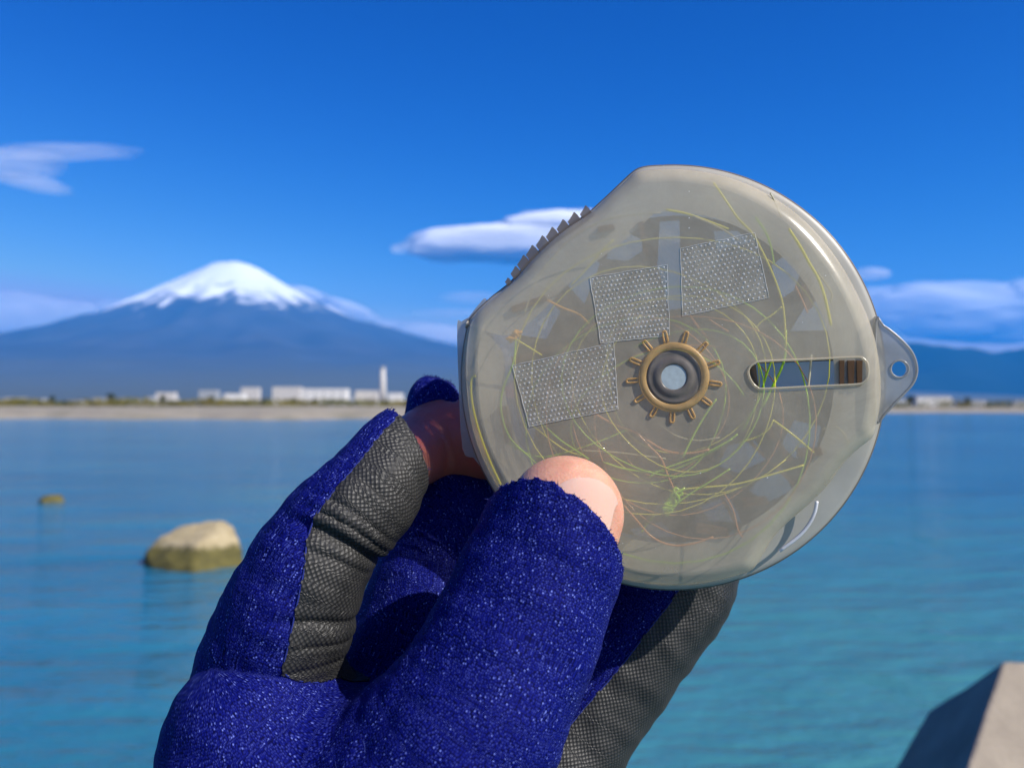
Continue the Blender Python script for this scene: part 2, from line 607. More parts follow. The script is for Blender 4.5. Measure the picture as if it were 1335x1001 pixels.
# ---- far shore: buildings, plants, trees
white_wall = simple('white_wall', (0.60, 0.60, 0.59), 0.8, 0.4, 0.08)
cream_wall = simple('cream_wall', (0.50, 0.48, 0.45), 0.8, 0.4, 0.08)
grey_wall = simple('grey_wall', (0.30, 0.32, 0.34), 0.8, 0.4, 0.08)
roof_m = simple('grey_roof', (0.30, 0.31, 0.33), 0.8, 0.4, 0.1)
win_m = simple('window_glass', (0.05, 0.06, 0.08), 0.2)
red_m = simple('red_paint', (0.45, 0.06, 0.04), 0.6)


def building(px0, px1, ytop, ybot, d, label, wall, roof='flat', cat='building'):
    """facade from column px0 to px1, top at ytop; standing on the plain d metres away"""
    x0, x1 = (px0 - CX) / FPX * d, (px1 - CX) / FPX * d
    z1 = CAM_H + (HORIZON - ytop) * 0.78 / FPX * d
    z0 = 1.0
    wd = x1 - x0
    dp = max(12.0, wd * 0.45)
    r = empty('building', ((x0 + x1) / 2, d + dp / 2, z0))
    tag(r, label, cat)
    rh = 0.12 * (z1 - z0)
    zw = z1 - rh
    v, f = box(((x0 + x1) / 2, d + dp / 2, (z0 + zw) / 2), (wd, dp, zw - z0))
    link('wall', mesh('wall', v, f), wall, r)
    if roof == 'flat':
        v, f = box(((x0 + x1) / 2, d + dp / 2, zw + rh * .5 + .01), (wd * 1.01, dp * 1.02, rh))
    else:
        v = [Vector((x0 - .5, d - .5, zw)), Vector((x1 + .5, d - .5, zw)), Vector((x1 + .5, d + dp + .5, zw)), Vector((x0 - .5, d + dp + .5, zw)),
             Vector((x0 - .5, d + dp / 2, z1)), Vector((x1 + .5, d + dp / 2, z1))]
        f = [(0, 1, 5, 4), (2, 3, 4, 5), (0, 4, 3), (1, 2, 5), (0, 3, 2, 1)]
    link('roof', mesh('roof', v, f), roof_m if roof != 'flat' else wall, r)
    nwin = max(2, int(wd / 9))
    rows = max(1, int((zw - z0) / 6))
    wme = None
    for rr in range(min(rows, 3)):
        for k in range(min(nwin, 8)):
            wx = x0 + wd * (k + .5) / min(nwin, 8)
            wz = z0 + (zw - z0) * (rr + .55) / min(rows, 3)
            if wme is None:
                v, f = box((0, 0, 0), (min(3.0, wd / 18), .3, 1.5))
                wme = mesh('window', v, f); wme.materials.append(win_m)
            o = bpy.data.objects.new('window', wme); COL.objects.link(o)
            o.parent = r
            o.location = Vector((wx, d - .05, wz)) - Vector(r.location)
    return r


building(393, 451, 501, 526, 1050, 'long bright white factory hall left of the chimney', white_wall)
building(463, 492, 504, 526, 1080, 'white block touching the left foot of the chimney', cream_wall)
building(506, 524, 508, 526, 1000, 'low white shed just right of the chimney', white_wall)
building(355, 391, 498, 526, 1500, 'tall pale block behind the left end of the long white hall', cream_wall)
building(314, 337, 499, 526, 1550, 'pale block with a narrow front right of the small bright house', cream_wall)
building(292, 317, 509, 526, 900, 'small bright white building below the summit of the volcano', white_wall)
building(259, 283, 503, 526, 1600, 'faint grey white building behind and left of the bright one', grey_wall)
building(203, 227, 507, 526, 1350, 'cream building at the left end of the row on the far shore', cream_wall)
building(222, 236, 520, 529, 600, 'low white hut among the shore bushes at the left', white_wall, 'gable')
building(0, 54, 517, 526, 1250, 'very low pale hall at the left edge of the far shore', grey_wall)
building(120, 165, 516, 526, 1500, 'low faint grey hall between the left edge and the cream building', grey_wall)
building(1196, 1241, 513, 527, 760, 'white gabled warehouse on the far shore right of the case', white_wall, 'gable', 'warehouse')
building(1166, 1190, 517, 527, 800, 'grey low annexe to the left of the white gabled warehouse', grey_wall)

# chimney
cd = 1020.0
ch = empty('chimney', ((499 - CX) / FPX * cd, cd, 1.0))
tag(ch, 'tall white factory chimney rising above the far shore', 'chimney')
zt = CAM_H + (HORIZON - 479) / FPX * cd
cb = Vector(ch.location)
v, f = tube([cb, cb + Vector((0, 0, (zt - 1) * .5)), cb + Vector((0, 0, zt - 3))], 3.6, 16, taper=[1.25, 0.95, 0.75])
link('shaft', mesh('shaft', v, f), cream_wall, ch, smooth=True)
v, f = tube([cb + Vector((0, 0, zt - 3)), cb + Vector((0, 0, zt))], 3.0, 16)
link('rim', mesh('rim', v, f), grey_wall, ch)

# the town behind, too small and hazy to count
vv = []
for i in range(420):
    px = random.uniform(-600, 1900)
    d = random.uniform(1800, 4200)
    wd = random.uniform(10, 42)
    hh = random.uniform(6, 20) * (1.5 if random.random() < .1 else 1)
    x = (px - CX) / FPX * d
    vv.append(box((x, d, 1 + hh / 2), (wd, random.uniform(10, 25), hh)))
v, f = merge(vv)
tag(link('far_town', mesh('far_town', v, f), simple('town_walls', (0.5, 0.5, 0.5), 0.85, 0.01, 0.45)), kind='stuff')


def leaf_cloud(pts, size, zs=1.0):
    """many small leaf faces -> verts, faces"""
    n = len(pts)
    a = rng.normal(size=(n, 3)); a /= np.linalg.norm(a, axis=1)[:, None]
    b = np.cross(a, rng.normal(size=(n, 3))); b /= np.linalg.norm(b, axis=1)[:, None]
    s = size * rng.uniform(.6, 1.4, (n, 1))
    p = np.asarray(pts)
    v = np.stack([p - a * s, p + b * s * .6, p + a * s, p - b * s * .6], 1).reshape(-1, 3)
    q = np.arange(n * 4).reshape(n, 4)
    return v, q


def leaf_mat(name, c1, c2, scale):
    m, t, o = new_mat(name)
    geo = N(t, 'ShaderNodeNewGeometry')
    nz = N(t, 'ShaderNodeTexNoise', _Scale=scale, _Detail=4.0)
    t.links.new(geo.outputs['Position'], nz.inputs['Vector'])
    cc = ramp(t, nz.outputs[0], [(0.35, c1), (0.65, c2)])
    d = N(t, 'ShaderNodeBsdfDiffuse'); l = N(t, 'ShaderNodeBsdfTranslucent')
    t.links.new(cc, d.inputs[0]); t.links.new(cc, l.inputs[0])
    mx = N(t, 'ShaderNodeMixShader', _Fac=0.25)
    t.links.new(d.outputs[0], mx.inputs[1]); t.links.new(l.outputs[0], mx.inputs[2])
    t.links.new(mx.outputs[0], o.inputs[0])
    return m


scrub = leaf_mat('dry_scrub', (0.07, 0.085, 0.02), (0.24, 0.20, 0.07), 0.06)
pts = []
for i in range(2600):
    px = random.uniform(-900, 2300)
    d = near_edge(px) + random.uniform(32, 75)
    right = min(1, max(0, (px - 450) / 600.0))
    base = land_z(px, 1)
    hmax = (1.5 + 1.1 * right) * (0.7 + 0.6 * noise.noise((px * 0.02, 0, 0)) + .3)
    c = ((px - CX) / FPX * d, d)
    for k in range(9):
        pts.append((c[0] + random.gauss(0, 1.0), c[1] + random.gauss(0, 1.0), base + random.random() ** 1.3 * max(.5, hmax)))
v, q = leaf_cloud(pts, 0.42)
tag(link('shore_scrub', mesh_np('shore_scrub', v, q), scrub), kind='stuff')

bark = simple('bark', (0.09, 0.07, 0.05), 0.9, 8, 0.3)
pine = leaf_mat('dark_pine', (0.02, 0.035, 0.018), (0.06, 0.08, 0.03), 0.6)


def shore_tree(px, d_off, h, label, group=None):
    d = near_edge(px) + d_off
    base = Vector(((px - CX) / FPX * d, d, land_z(px, 1) - .05))
    r = empty('shore_tree', base)
    tag(r, label, 'tree', group)
    pv_ = [base + Vector((math.sin(k * 1.7) * .12, math.cos(k * 2.1) * .1, h * .85 * k / 4)) for k in range(5)]
    parts = [tube(pv_, 0.16, 6, taper=[1.3, 1, .8, .55, .25])]
    for k in range(5):
        a = k * 2.4
        b0 = base + Vector((0, 0, h * (.35 + .1 * k)))
        parts.append(tube([b0, b0 + Vector((math.cos(a) * h * .2, math.sin(a) * h * .2, h * .1))], .06, 5, taper=[1, .4]))
    v, f = merge(parts)
    link('trunk', mesh('trunk', v, f), bark, r)
    pp = []
    for k in range(14):
        a, rr, zz = random.uniform(0, 6.28), random.uniform(0, .28) * h, random.uniform(.38, .95) * h
        c = base + Vector((math.cos(a) * rr, math.sin(a) * rr, zz))
        for j in range(40):
            pp.append((c.x + random.gauss(0, .09 * h), c.y + random.gauss(0, .09 * h), c.z + random.gauss(0, .06 * h)))
    v, q = leaf_cloud(pp, 0.055 * h)
    link('crown', mesh_np('crown', v, q), pine, r)


shore_tree(68, 58, 2.6, 'dark small tree in the scrub near the left edge of the far shore')
shore_tree(144, 60, 3.0, 'dark small tree in the scrub midway along the left shore')
shore_tree(212, 60, 2.8, 'dark small tree in the scrub beside the low white hut')
shore_tree(275, 62, 2.4, 'dark small tree in the scrub below the volcano')
shore_tree(1187, 62, 4.6, 'dark bushy tree in front of the left half of the white warehouse')
shore_tree(1262, 60, 4.0, 'dark bushy tree in the scrub just right of the warehouse')

# ---- rocks in the water
def rock_mat():
    m, t, o = new_mat('weathered_boulder')
    geo = N(t, 'ShaderNodeNewGeometry')
    sp = N(t, 'ShaderNodeSeparateXYZ'); t.links.new(geo.outputs['Position'], sp.inputs[0])
    nz = N(t, 'ShaderNodeTexNoise', _Scale=5.0, _Detail=8.0, _Roughness=0.65)
    t.links.new(geo.outputs['Position'], nz.inputs['Vector'])
    b = N(t, 'ShaderNodeBsdfPrincipled', _Roughness=0.85)
    dry = ramp(t, nz.outputs[0], [(0.3, (0.24, 0.19, 0.10)), (0.55, (0.38, 0.31, 0.18)), (0.75, (0.44, 0.37, 0.23))])
    wet = ramp(t, nz.outputs[0], [(0.3, (0.055, 0.048, 0.010)), (0.7, (0.13, 0.11, 0.025))])
    f = math_n(t, 'ADD', sp.outputs['Z'], math_n(t, 'MULTIPLY', math_n(t, 'SUBTRACT', nz.outputs[0], .5), .25))
    f = math_n(t, 'MAXIMUM', math_n(t, 'MINIMUM', math_n(t, 'DIVIDE', math_n(t, 'SUBTRACT', f, .26), .10), 1), 0)
    mx = N(t, 'ShaderNodeMixRGB')
    t.links.new(f, mx.inputs[0]); t.links.new(wet, mx.inputs[1]); t.links.new(dry, mx.inputs[2])
    t.links.new(mx.outputs[0], b.inputs['Base Color'])
    bp = N(t, 'ShaderNodeBump', _Strength=0.6, _Distance=0.04)
    t.links.new(nz.outputs[0], bp.inputs['Height']); t.links.new(bp.outputs[0], b.inputs['Normal'])
    t.links.new(b.outputs[0], o.inputs[0])
    return m


def hull_mesh(name, pts, bevel, subd, disp, scale):
    bm = bmesh.new()
    for p in pts: bm.verts.new(p)
    r = bmesh.ops.convex_hull(bm, input=bm.verts)
    bmesh.ops.delete(bm, geom=[e for e in r['geom_interior'] if isinstance(e, bmesh.types.BMVert)], context='VERTS')
    bmesh.ops.dissolve_limit(bm, angle_limit=math.radians(6), verts=bm.verts, edges=bm.edges)
    bmesh.ops.bevel(bm, geom=bm.edges[:], offset=bevel, segments=3, profile=0.6, affect='EDGES')
    bmesh.ops.triangulate(bm, faces=bm.faces)
    for k in range(subd):
        bmesh.ops.subdivide_edges(bm, edges=[e for e in bm.edges if e.calc_length() > scale * .25], cuts=1, use_grid_fill=True)
        bmesh.ops.triangulate(bm, faces=bm.faces)
    bm.normal_update()
    for v in bm.verts:
        c = v.co / scale
        v.co += v.normal * (noise.fractal((c.x, c.y, c.z), 0.8, 2.0, 6) * disp)
    me = bpy.data.meshes.new(name)
    bm.to_mesh(me); bm.free()
    return me


rk = rock_mat()
rd = on_level(250, 741, 0).y
def rp(px, py, off): return P(px, py, rd + off)
rock_pts = [rp(186, 740, .15), rp(188, 722, .2), rp(203, 702, .35), rp(235, 688, .5), rp(288, 677, .6), rp(306, 686, .5), rp(316, 712, .25), rp(312, 738, .2),
            rp(252, 743, -.35), rp(250, 712, -.1), rp(262, 708, -.05), rp(200, 741, -.1)]
rock_pts += [rp(200, 735, 1.4), rp(300, 735, 1.3), rp(240, 690, 1.2), rp(285, 684, 1.15)]
rock_pts += [rp(182, 775, .1), rp(322, 775, .1), rp(252, 785, -.5), rp(200, 770, 1.6), rp(310, 770, 1.6)]
tag(link('boulder', hull_mesh('boulder', rock_pts, .05, 3, .035, .35), rk, origin=on_level(250, 741), smooth=True),
    'large tan boulder with a dark wet base standing in the water', 'rock')
rd2 = on_level(66, 654, 0)
pts2 = [rd2 + Vector((a, b, c)) for a, b, c in ((-.32, 0, .02), (-.2, -.1, .14), (.0, -.1, .19), (.2, .0, .15), (.34, .05, .03), (.1, .3, .15), (-.1, .3, .1), (-.4, 0, -.3), (.4, 0, -.3), (0, -.4, -.3), (0, .5, -.3))]
tag(link('low_rock', hull_mesh('low_rock', pts2, .03, 2, .03, .2), rk, origin=rd2, smooth=True),
    'small olive rock just breaking the water at the left', 'rock')

# ---- concrete block in the lower right corner
conc = new_mat('weathered_concrete')
m, t, o = conc
tc = N(t, 'ShaderNodeTexCoord')
nz = N(t, 'ShaderNodeTexNoise', _Scale=6.0, _Detail=9.0, _Roughness=.6)
nz2 = N(t, 'ShaderNodeTexNoise', _Scale=90.0, _Detail=4.0)
t.links.new(tc.outputs['Object'], nz.inputs['Vector']); t.links.new(tc.outputs['Object'], nz2.inputs['Vector'])
b = N(t, 'ShaderNodeBsdfPrincipled', _Roughness=.9)
t.links.new(ramp(t, nz.outputs[0], [(0.3, (0.17, 0.14, 0.11)), (0.55, (0.25, 0.21, 0.165)), (0.75, (0.31, 0.265, 0.20))]), b.inputs['Base Color'])
bp = N(t, 'ShaderNodeBump', _Strength=.5, _Distance=.01)
t.links.new(nz2.outputs[0], bp.inputs['Height']); t.links.new(bp.outputs[0], b.inputs['Normal'])
t.links.new(b.outputs[0], o.inputs[0])
A = P(1310, 860, 2.1); B = P(1262, 1001, 1.86); B2 = P(1190, 1215, 1.58)
bp_ = [A, B2, P(1212, 926, 2.35), P(1166, 1001, 2.25), P(1130, 1060, 2.2), P(1090, 1215, 2.1)]
e1 = Vector((0.9, 0.42, -0.17))
bp_ += [A + e1 * 1.0, B2 + e1 * 1.0, P(1322, 864, 2.4) + e1 * .4, P(1250, 1200, 3.0), P(1212, 926, 2.35) + Vector((.5, .5, -.3))]
low = [Vector((p.x, p.y, -0.4)) for p in (B2, P(1090, 1215, 2.1), B2 + e1, A + e1, P(1250, 1200, 3.0))]
tag(link('concrete_block', hull_mesh('concrete_block', bp_ + low, .012, 2, .006, .3), conc[0], origin=Vector((A.x, A.y, 0)), smooth=False),
    'slanted concrete block at the lower right with one side in deep shadow', 'concrete block')

# ================================================================== THE HAND
# measured in millimetres in the camera's own axes (x right, y up, z away), then moved into the world
def cm(px, py, d):
    return np.array([(px - CX) * d / FPX, -(py - CY) * d / FPX, d])


def to_world(v):
    v = np.asarray(v, float) * 0.001
    return v @ BM + np.array(CAM)


def chain(pts, n=4):
    """(px, py, depth_mm, radius_px) -> smooth list of (x, y, z, r)"""
    q = [np.append(cm(p[0], p[1], p[2]), p[3] * p[2] / FPX) for p in pts]
    return np.array(catmull(q, n))


FINGERS = {
    'thumb': [(765, 585, 181, 90), (733, 672, 181, 97), (697, 765, 179, 106), (655, 860, 175, 113), (600, 965, 172, 130), (515, 1090, 178, 175)],
    'index': [(575, 548, 214, 48), (527, 580, 203, 53), (474, 652, 194, 68), (417, 715, 191, 76), (376, 800, 190, 86), (352, 890, 196, 98), (400, 1010, 205, 120)],
    'middle': [(566, 526, 245, 36), (571, 548, 247, 42), (580, 580, 251, 52), (585, 620, 249, 66), (582, 695, 238, 78), (562, 780, 229, 84), (518, 910, 222, 96), (480, 1080, 216, 120)],
    'ring': [(800, 560, 250, 40), (760, 660, 256, 64), (705, 790, 252, 76), (640, 920, 238, 88), (560, 1080, 218, 120)],
    'pinky': [(930, 560, 234, 34), (925, 640, 236, 54), (904, 705, 236, 66), (880, 768, 235, 72), (826, 838, 233, 74), (744, 956, 229, 79), (650, 1080, 222, 110)],
    'base': [(328, 968, 184, 114), (405, 1120, 188, 205), (490, 1300, 195, 200), (520, 1480, 200, 170), (530, 1640, 204, 160)],
    'palm': [(480, 1050, 205, 150), (600, 1120, 205, 150)],
}
SKIN_TIPS = {
    'thumb': [(737, 670, 182, 76), (727, 700, 181, 77), (705, 760, 178, 80), (668, 850, 174, 84)],
    'index': [(662, 568, 238, 50), (640, 570, 238, 54), (600, 573, 240, 57), (568, 578, 238, 54), (540, 590, 230, 46), (508, 618, 212, 42), (474, 652, 196, 50)],
    'middle': [(700, 520, 262, 36), (655, 545, 262, 36), (608, 565, 260, 36), (588, 610, 256, 46)],
}
CH = {k: chain(v) for k, v in FINGERS.items()}
SK = {k: chain(v) for k, v in SKIN_TIPS.items()}
H = 0.62
LO = np.array([-96., -188., 146.]); HI = np.array([66., 20., 282.])
DIM = np.ceil((HI - LO) / H).astype(int)
ax = [(LO[i] + H * np.arange(DIM[i])).astype(np.float32) for i in range(3)]


def field(ch, k=0.0):
    F = np.full(DIM, 30.0, np.float32)
    for a, b in zip(ch[:-1], ch[1:]):
        r = max(a[3], b[3]) + 7.0
        lo = np.minimum(a[:3], b[:3]) - r; hi = np.maximum(a[:3], b[:3]) + r
        i0 = np.maximum(0, ((lo - LO) / H).astype(int)); i1 = np.minimum(DIM, ((hi - LO) / H).astype(int) + 2)
        if (i1 <= i0).any(): continue
        sl = tuple(slice(p, q) for p, q in zip(i0, i1))
        X = ax[0][sl[0]][:, None, None] - a[0]; Y = ax[1][sl[1]][None, :, None] - a[1]; Z = ax[2][sl[2]][None, None, :] - a[2]
        ba = (b[:3] - a[:3]).astype(np.float32); L = float(ba @ ba)
        t = np.clip((X * ba[0] + Y * ba[1] + Z * ba[2]) / L, 0, 1)
        d = np.sqrt((X - t * ba[0]) ** 2 + (Y - t * ba[1]) ** 2 + (Z - t * ba[2]) ** 2) - (a[3] + t * (b[3] - a[3]))
        F[sl] = np.minimum(F[sl], d)
    return F


def smin(a, b, k):
    h = np.maximum(k - np.abs(a - b), 0) / k
    return np.minimum(a, b) - h * h * k * 0.25


def surface_nets(F, clipbox=None):
    Sg = F < 0
    c = Sg[:-1, :-1, :-1].astype(np.int8)
    cnt = np.zeros(tuple(d - 1 for d in F.shape), np.int8)
    offs = [(i, j, k) for i in (0, 1) for j in (0, 1) for k in (0, 1)]
    n = F.shape
    for (i, j, k) in offs:
        cnt += Sg[i:n[0] - 1 + i, j:n[1] - 1 + j, k:n[2] - 1 + k]
    act = (cnt > 0) & (cnt < 8)
    I, J, K = np.nonzero(act)
    idx = np.full(act.shape, -1, np.int32); idx[I, J, K] = np.arange(len(I))
    val = {o: F[I + o[0], J + o[1], K + o[2]] for o in offs}
    acc = np.zeros((len(I), 3)); num = np.zeros(len(I))
    for o in offs:
        for d in range(3):
            if o[d]: continue
            o2 = tuple(1 if q == d else o[q] for q in range(3))
            a, b = val[o], val[o2]
            m = (a < 0) != (b < 0)
            t = np.where(m, a / np.where(m, a - b, 1), 0)
            for q in range(3):
                acc[:, q] += np.where(m, o[q] + (t if q == d else 0), 0)
            num += m
    V = acc / num[:, None] + np.stack([I, J, K], 1)
    V = V * H + LO
    quads = []
    for d in range(3):
        u, w_ = (d + 1) % 3, (d + 2) % 3
        sl0 = [slice(1, -1)] * 3; sl1 = [slice(1, -1)] * 3
        A = np.take(Sg, np.arange(0, n[d] - 1), d); B_ = np.take(Sg, np.arange(1, n[d]), d)
        m = A != B_
        E = np.array(np.nonzero(m)).T
        ok = (E[:, u] > 0) & (E[:, w_] > 0) & (E[:, u] < n[u] - 1) & (E[:, w_] < n[w_] - 1)
        E = E[ok]
        flip = A[E[:, 0], E[:, 1], E[:, 2]]
        def cell(du, dw):
            q = E.copy(); q[:, u] += du; q[:, w_] += dw
            return idx[q[:, 0], q[:, 1], q[:, 2]]
        q = np.stack([cell(-1, -1), cell(0, -1), cell(0, 0), cell(-1, 0)], 1)
        q = np.where(flip[:, None], q, q[:, ::-1])
        quads.append(q)
    Q = np.concatenate(quads)
    Q = Q[(Q >= 0).all(1)]
    T = np.concatenate([Q[:, [0, 1, 2]], Q[:, [0, 2, 3]]])
    return V, T


Fd = {k: field(v) for k, v in CH.items()}
# folds: shallow creases across the bent index finger, gentle waviness of the neoprene everywhere
X, Y, Z = np.meshgrid(*ax, indexing='ij', sparse=True)
wave = (np.sin(X * .31 + 1.3 * np.sin(Y * .17)) * np.sin(Y * .27 + Z * .13 + 1.0) * .45 + np.sin(X * .73 + Y * .51) * np.sin(Z * .6 - X * .3 + Y * .4) * .16).astype(np.float32)
pal = np.minimum(Fd['base'], smin(Fd['base'], Fd['palm'], 10.0))


def fold(cx, cy, d, ang, width, amp, length):
    """groove across a finger: centre pixel, direction of the fold line in the picture, mm"""
    c = cm(cx, cy, d)
    u = np.array([math.cos(ang), math.sin(ang)])
    s = (X - c[0]) * (-u[1]) + (Y - c[1]) * u[0]
    l = (X - c[0]) * u[0] + (Y - c[1]) * u[1]
    s = s + 0.02 * l * l
    return (amp * np.exp(-(s / width) ** 2) * np.exp(-(l / length) ** 4)).astype(np.float32)


ix = Fd['index']
for (a, b_, an_, wd_, am_, ln_) in ((446, 712, -0.62, 1.5, 2.0, 12), (452, 690, -0.62, .5, .8, 11), (458, 672, -0.62, .5, .6, 11), (440, 736, -0.55, .6, .5, 10), (425, 815, -0.30, .9, .9, 11), (432, 850, -0.25, .6, .6, 10), (430, 880, -0.2, .6, .6, 10), (480, 640, -0.7, .6, .35, 8)):
    ix = ix + fold(a, b_, 178, an_, wd_, am_, ln_)
th = Fd['thumb']
for (a, b_, an_, wd_, am_, ln_) in ((560, 880, .5, 1.5, .5, 14), (520, 930, .6, 1.2, .5, 14)):
    th = th + fold(a, b_, 160, an_, wd_, am_, ln_)
G = smin(pal, th, 5.0)
G = np.minimum(G, smin(pal + 4.0, ix, 2.0))
G = np.minimum(G, ix)
for k_ in ('middle', 'ring', 'pinky'):
    G = np.minimum(G, smin(pal, Fd[k_], 5.0))
G = G + wave * 0.8

# the skin inside: the same hand, thinner by the neoprene, plus the bare fingertips
SKF = G + 3.2
tips = {k: field(v) for k, v in SK.items()}


# the bed of the thumbnail: a nearly flat facet on the fingertip
nb_n = np.array([0.34, 0.06, -0.94]); nb_n /= np.linalg.norm(nb_n)
nb_c = cm(737, 670, 182); nb_r = 76 * 182 / FPX
_fac = (X * nb_n[0] + Y * nb_n[1] + Z * nb_n[2] - float(nb_n @ nb_c) - (nb_r - 2.3)).astype(np.float32)
# slightly domed across
_ax = np.array([0.28, 0.95, 0.06]); _sd = np.cross(nb_n, _ax); _sd /= np.linalg.norm(_sd)
_lat = (X * _sd[0] + Y * _sd[1] + Z * _sd[2] - float(_sd @ nb_c)).astype(np.float32)
_fac = _fac + 0.022 * _lat ** 2
_hh = np.maximum(0.8 - np.abs(_fac - tips['thumb']), 0) / 0.8
tips['thumb'] = np.maximum(_fac, tips['thumb']) + _hh * _hh * 0.8 * 0.25


def plane3(p, q, r):
    nrm = np.cross(q - p, r - p); nrm /= np.linalg.norm(nrm)
    return nrm, float(nrm @ p)


# where the fingertips of the glove are cut off
CUTS = {}
n_, d_ = plane3(cm(634, 648, 181), cm(806, 765, 180), cm(745, 634, 165.6))
if n_ @ cm(760, 600, 181) < d_: n_, d_ = -n_, -d_
CUTS['thumb'] = (n_, d_)
n_ = np.array([0.80, 0.36, 0.42]); n_ /= np.linalg.norm(n_)
CUTS['index'] = (n_, float(n_ @ cm(530, 572, 199)))
n_ = np.array([0.30, 0.94, 0.14]); n_ /= np.linalg.norm(n_)
CUTS['middle'] = (n_, float(n_ @ cm(566, 493, 246)))


def cut_of(k):
    n, d = CUTS[k]
    return (X * n[0] + Y * n[1] + Z * n[2] - d).astype(np.float32)


shell = G.copy()
inner = G + 2.6
for k in ('thumb', 'index', 'middle'):
    ragged = (np.sin(X * 2.3 + Y * 1.7) * .18 + np.sin(Z * 2.9 - X * 1.1) * .15 + np.sin(Y * 4.1 + Z * 3.3) * .12).astype(np.float32)
    cp = cut_of(k) + ragged
    other = np.minimum.reduce([Fd[q] for q in Fd if q != k])
    mine = (Fd[k] < 4.0) & (Fd[k] < other + 1.0)
    # the open tube near the cut: wall between the outer surface and a bore just wider than the finger
    bore = np.minimum(-(tips[k] - 0.35), inner * -1 * -1)
    shell = np.where(mine, np.maximum(shell, cp), shell)
    SKF = np.where(mine, np.maximum(SKF, cp + 6.0), SKF)
    near = mine & (cp > -14.0)
    shell = np.where(near, np.maximum(shell, -(tips[k] - 0.3)), shell)
    SKF = np.minimum(SKF, tips[k])

SV, ST = surface_nets(SKF)
GV, GT = surface_nets(shell)


def weave_coords(V):
    """distance along / around the nearest finger, for the knit and the rubber dots"""
    best = np.full(len(V), 1e9); uv = np.zeros((len(V), 2)); fid = np.zeros(len(V), int)
    for fi, (k, ch) in enumerate(CH.items()):
        acc = 0.0
        for a, b in zip(ch[:-1], ch[1:]):
            ba = b[:3] - a[:3]; L = math.sqrt(ba @ ba)
            t = np.clip(((V - a[:3]) @ ba) / (L * L), 0, 1)
            q = V - (a[:3] + t[:, None] * ba)
            d = np.linalg.norm(q, axis=1) - (a[3] + t * (b[3] - a[3]))
            m = d < best
            if m.any():
                e = ba / L
                ref = np.array([0, 0, -1.0]); ref -= e * (ref @ e); ref /= np.linalg.norm(ref)
                sd = np.cross(e, ref)
                an = np.arctan2(q @ sd, q @ ref)
                tt = ((V - a[:3]) @ e)
                uv[m, 0] = (acc + tt)[m]; uv[m, 1] = (an * 0.5 * (a[3] + b[3]))[m]
                best[m] = d[m]; fid[m] = fi
            acc += L
    return uv, fid


GUV, GID = weave_coords(GV)
names = list(CH)
gpx = GV[:, 0] / GV[:, 2] * FPX + CX
gpy = -GV[:, 1] / GV[:, 2] * FPX + CY


def side_of(px, py, line):
    ly = np.array([p[1] for p in line], float); lx = np.array([p[0] for p in line], float)
    o = np.argsort(ly)
    return px - np.interp(py, ly[o], lx[o])


# signed distance (mm) to the edge of the grey palm-side panels
rag = 1.2 * np.sin(gpy * .35) + .8 * np.sin(gpy * .83 + 1)
pi_ = side_of(gpx, gpy, [(545, 470), (520, 542), (497, 566), (468, 603), (436, 640), (408, 676), (399, 712), (396, 750), (384, 800), (374, 850), (366, 878)]) + rag
low_edge = side_of(gpy, gpx, [(878, 366), (890, 395), (920, 430), (945, 458), (955, 490)])       # upper edge of the palm fabric
pi_ = np.minimum(pi_, -low_edge + 0 * rag)
pk = side_of(gpx, gpy, [(700, 1010), (716, 976), (760, 925), (810, 868), (852, 812), (872, 788), (900, 745), (930, 700), (950, 620)]) + rag
PS = np.full(len(GV), -50.0)
PS = np.where(GID == names.index('index'), pi_, PS)
PS = np.where(GID == names.index('pinky'), pk, PS)
# panels do not wrap over the back of the hand
GN = np.zeros_like(GV)
fn = np.cross(GV[GT[:, 1]] - GV[GT[:, 0]], GV[GT[:, 2]] - GV[GT[:, 0]])
for c_ in range(3):
    for k_ in range(3):
        GN[:, k_] += np.bincount(GT[:, c_], fn[:, k_], len(GV))
GN /= np.maximum(np.linalg.norm(GN, axis=1), 1e-9)[:, None]


def clip_mesh(V, T, s, attrs, keep_positive):
    """part of a triangle mesh where s>0 (or <0), cut exactly along s=0"""
    if not keep_positive: s = -s
    inside = s > 0
    k = inside[T].sum(1)
    newV = [V]; newA = [a for a in attrs]
    full = T[k == 3]
    tris = [full]
    cache = {}
    extraV, extraA = [], [[] for _ in attrs]

    def cutpt(i, j):
        key = (min(i, j), max(i, j))
        if key not in cache:
            t = s[i] / (s[i] - s[j])
            cache[key] = len(V) + len(extraV)
            extraV.append(V[i] + (V[j] - V[i]) * t)
            for a, e in zip(attrs, extraA): e.append(a[i] + (a[j] - a[i]) * t)
        return cache[key]
    out_ = []
    border = []
    for tri in T[(k == 1) | (k == 2)]:
        for r in range(3):
            a, b, c = tri[r], tri[(r + 1) % 3], tri[(r + 2) % 3]
            if inside[a] and not inside[b] and not inside[c]:
                p, q = cutpt(a, b), cutpt(a, c)
                out_.append((a, p, q)); border.append((p, q)); break
            if not inside[a] and inside[b] and inside[c]:
                p, q = cutpt(a, b), cutpt(a, c)
                out_.append((p, b, c)); out_.append((p, c, q)); border.append((p, q)); break
    V2 = np.concatenate([V, np.array(extraV).reshape(-1, 3)]) if extraV else V
    A2 = [np.concatenate([a, np.array(e)]) if len(e) else a for a, e in zip(attrs, extraA)]
    T2 = np.concatenate([full, np.array(out_, int).reshape(-1, 3)])
    used = np.unique(T2)
    mp = np.full(len(V2), -1); mp[used] = np.arange(len(used))
    return V2[used], mp[T2], [a[used] for a in A2], [(mp[p], mp[q]) for p, q in border if mp[p] >= 0 and mp[q] >= 0]


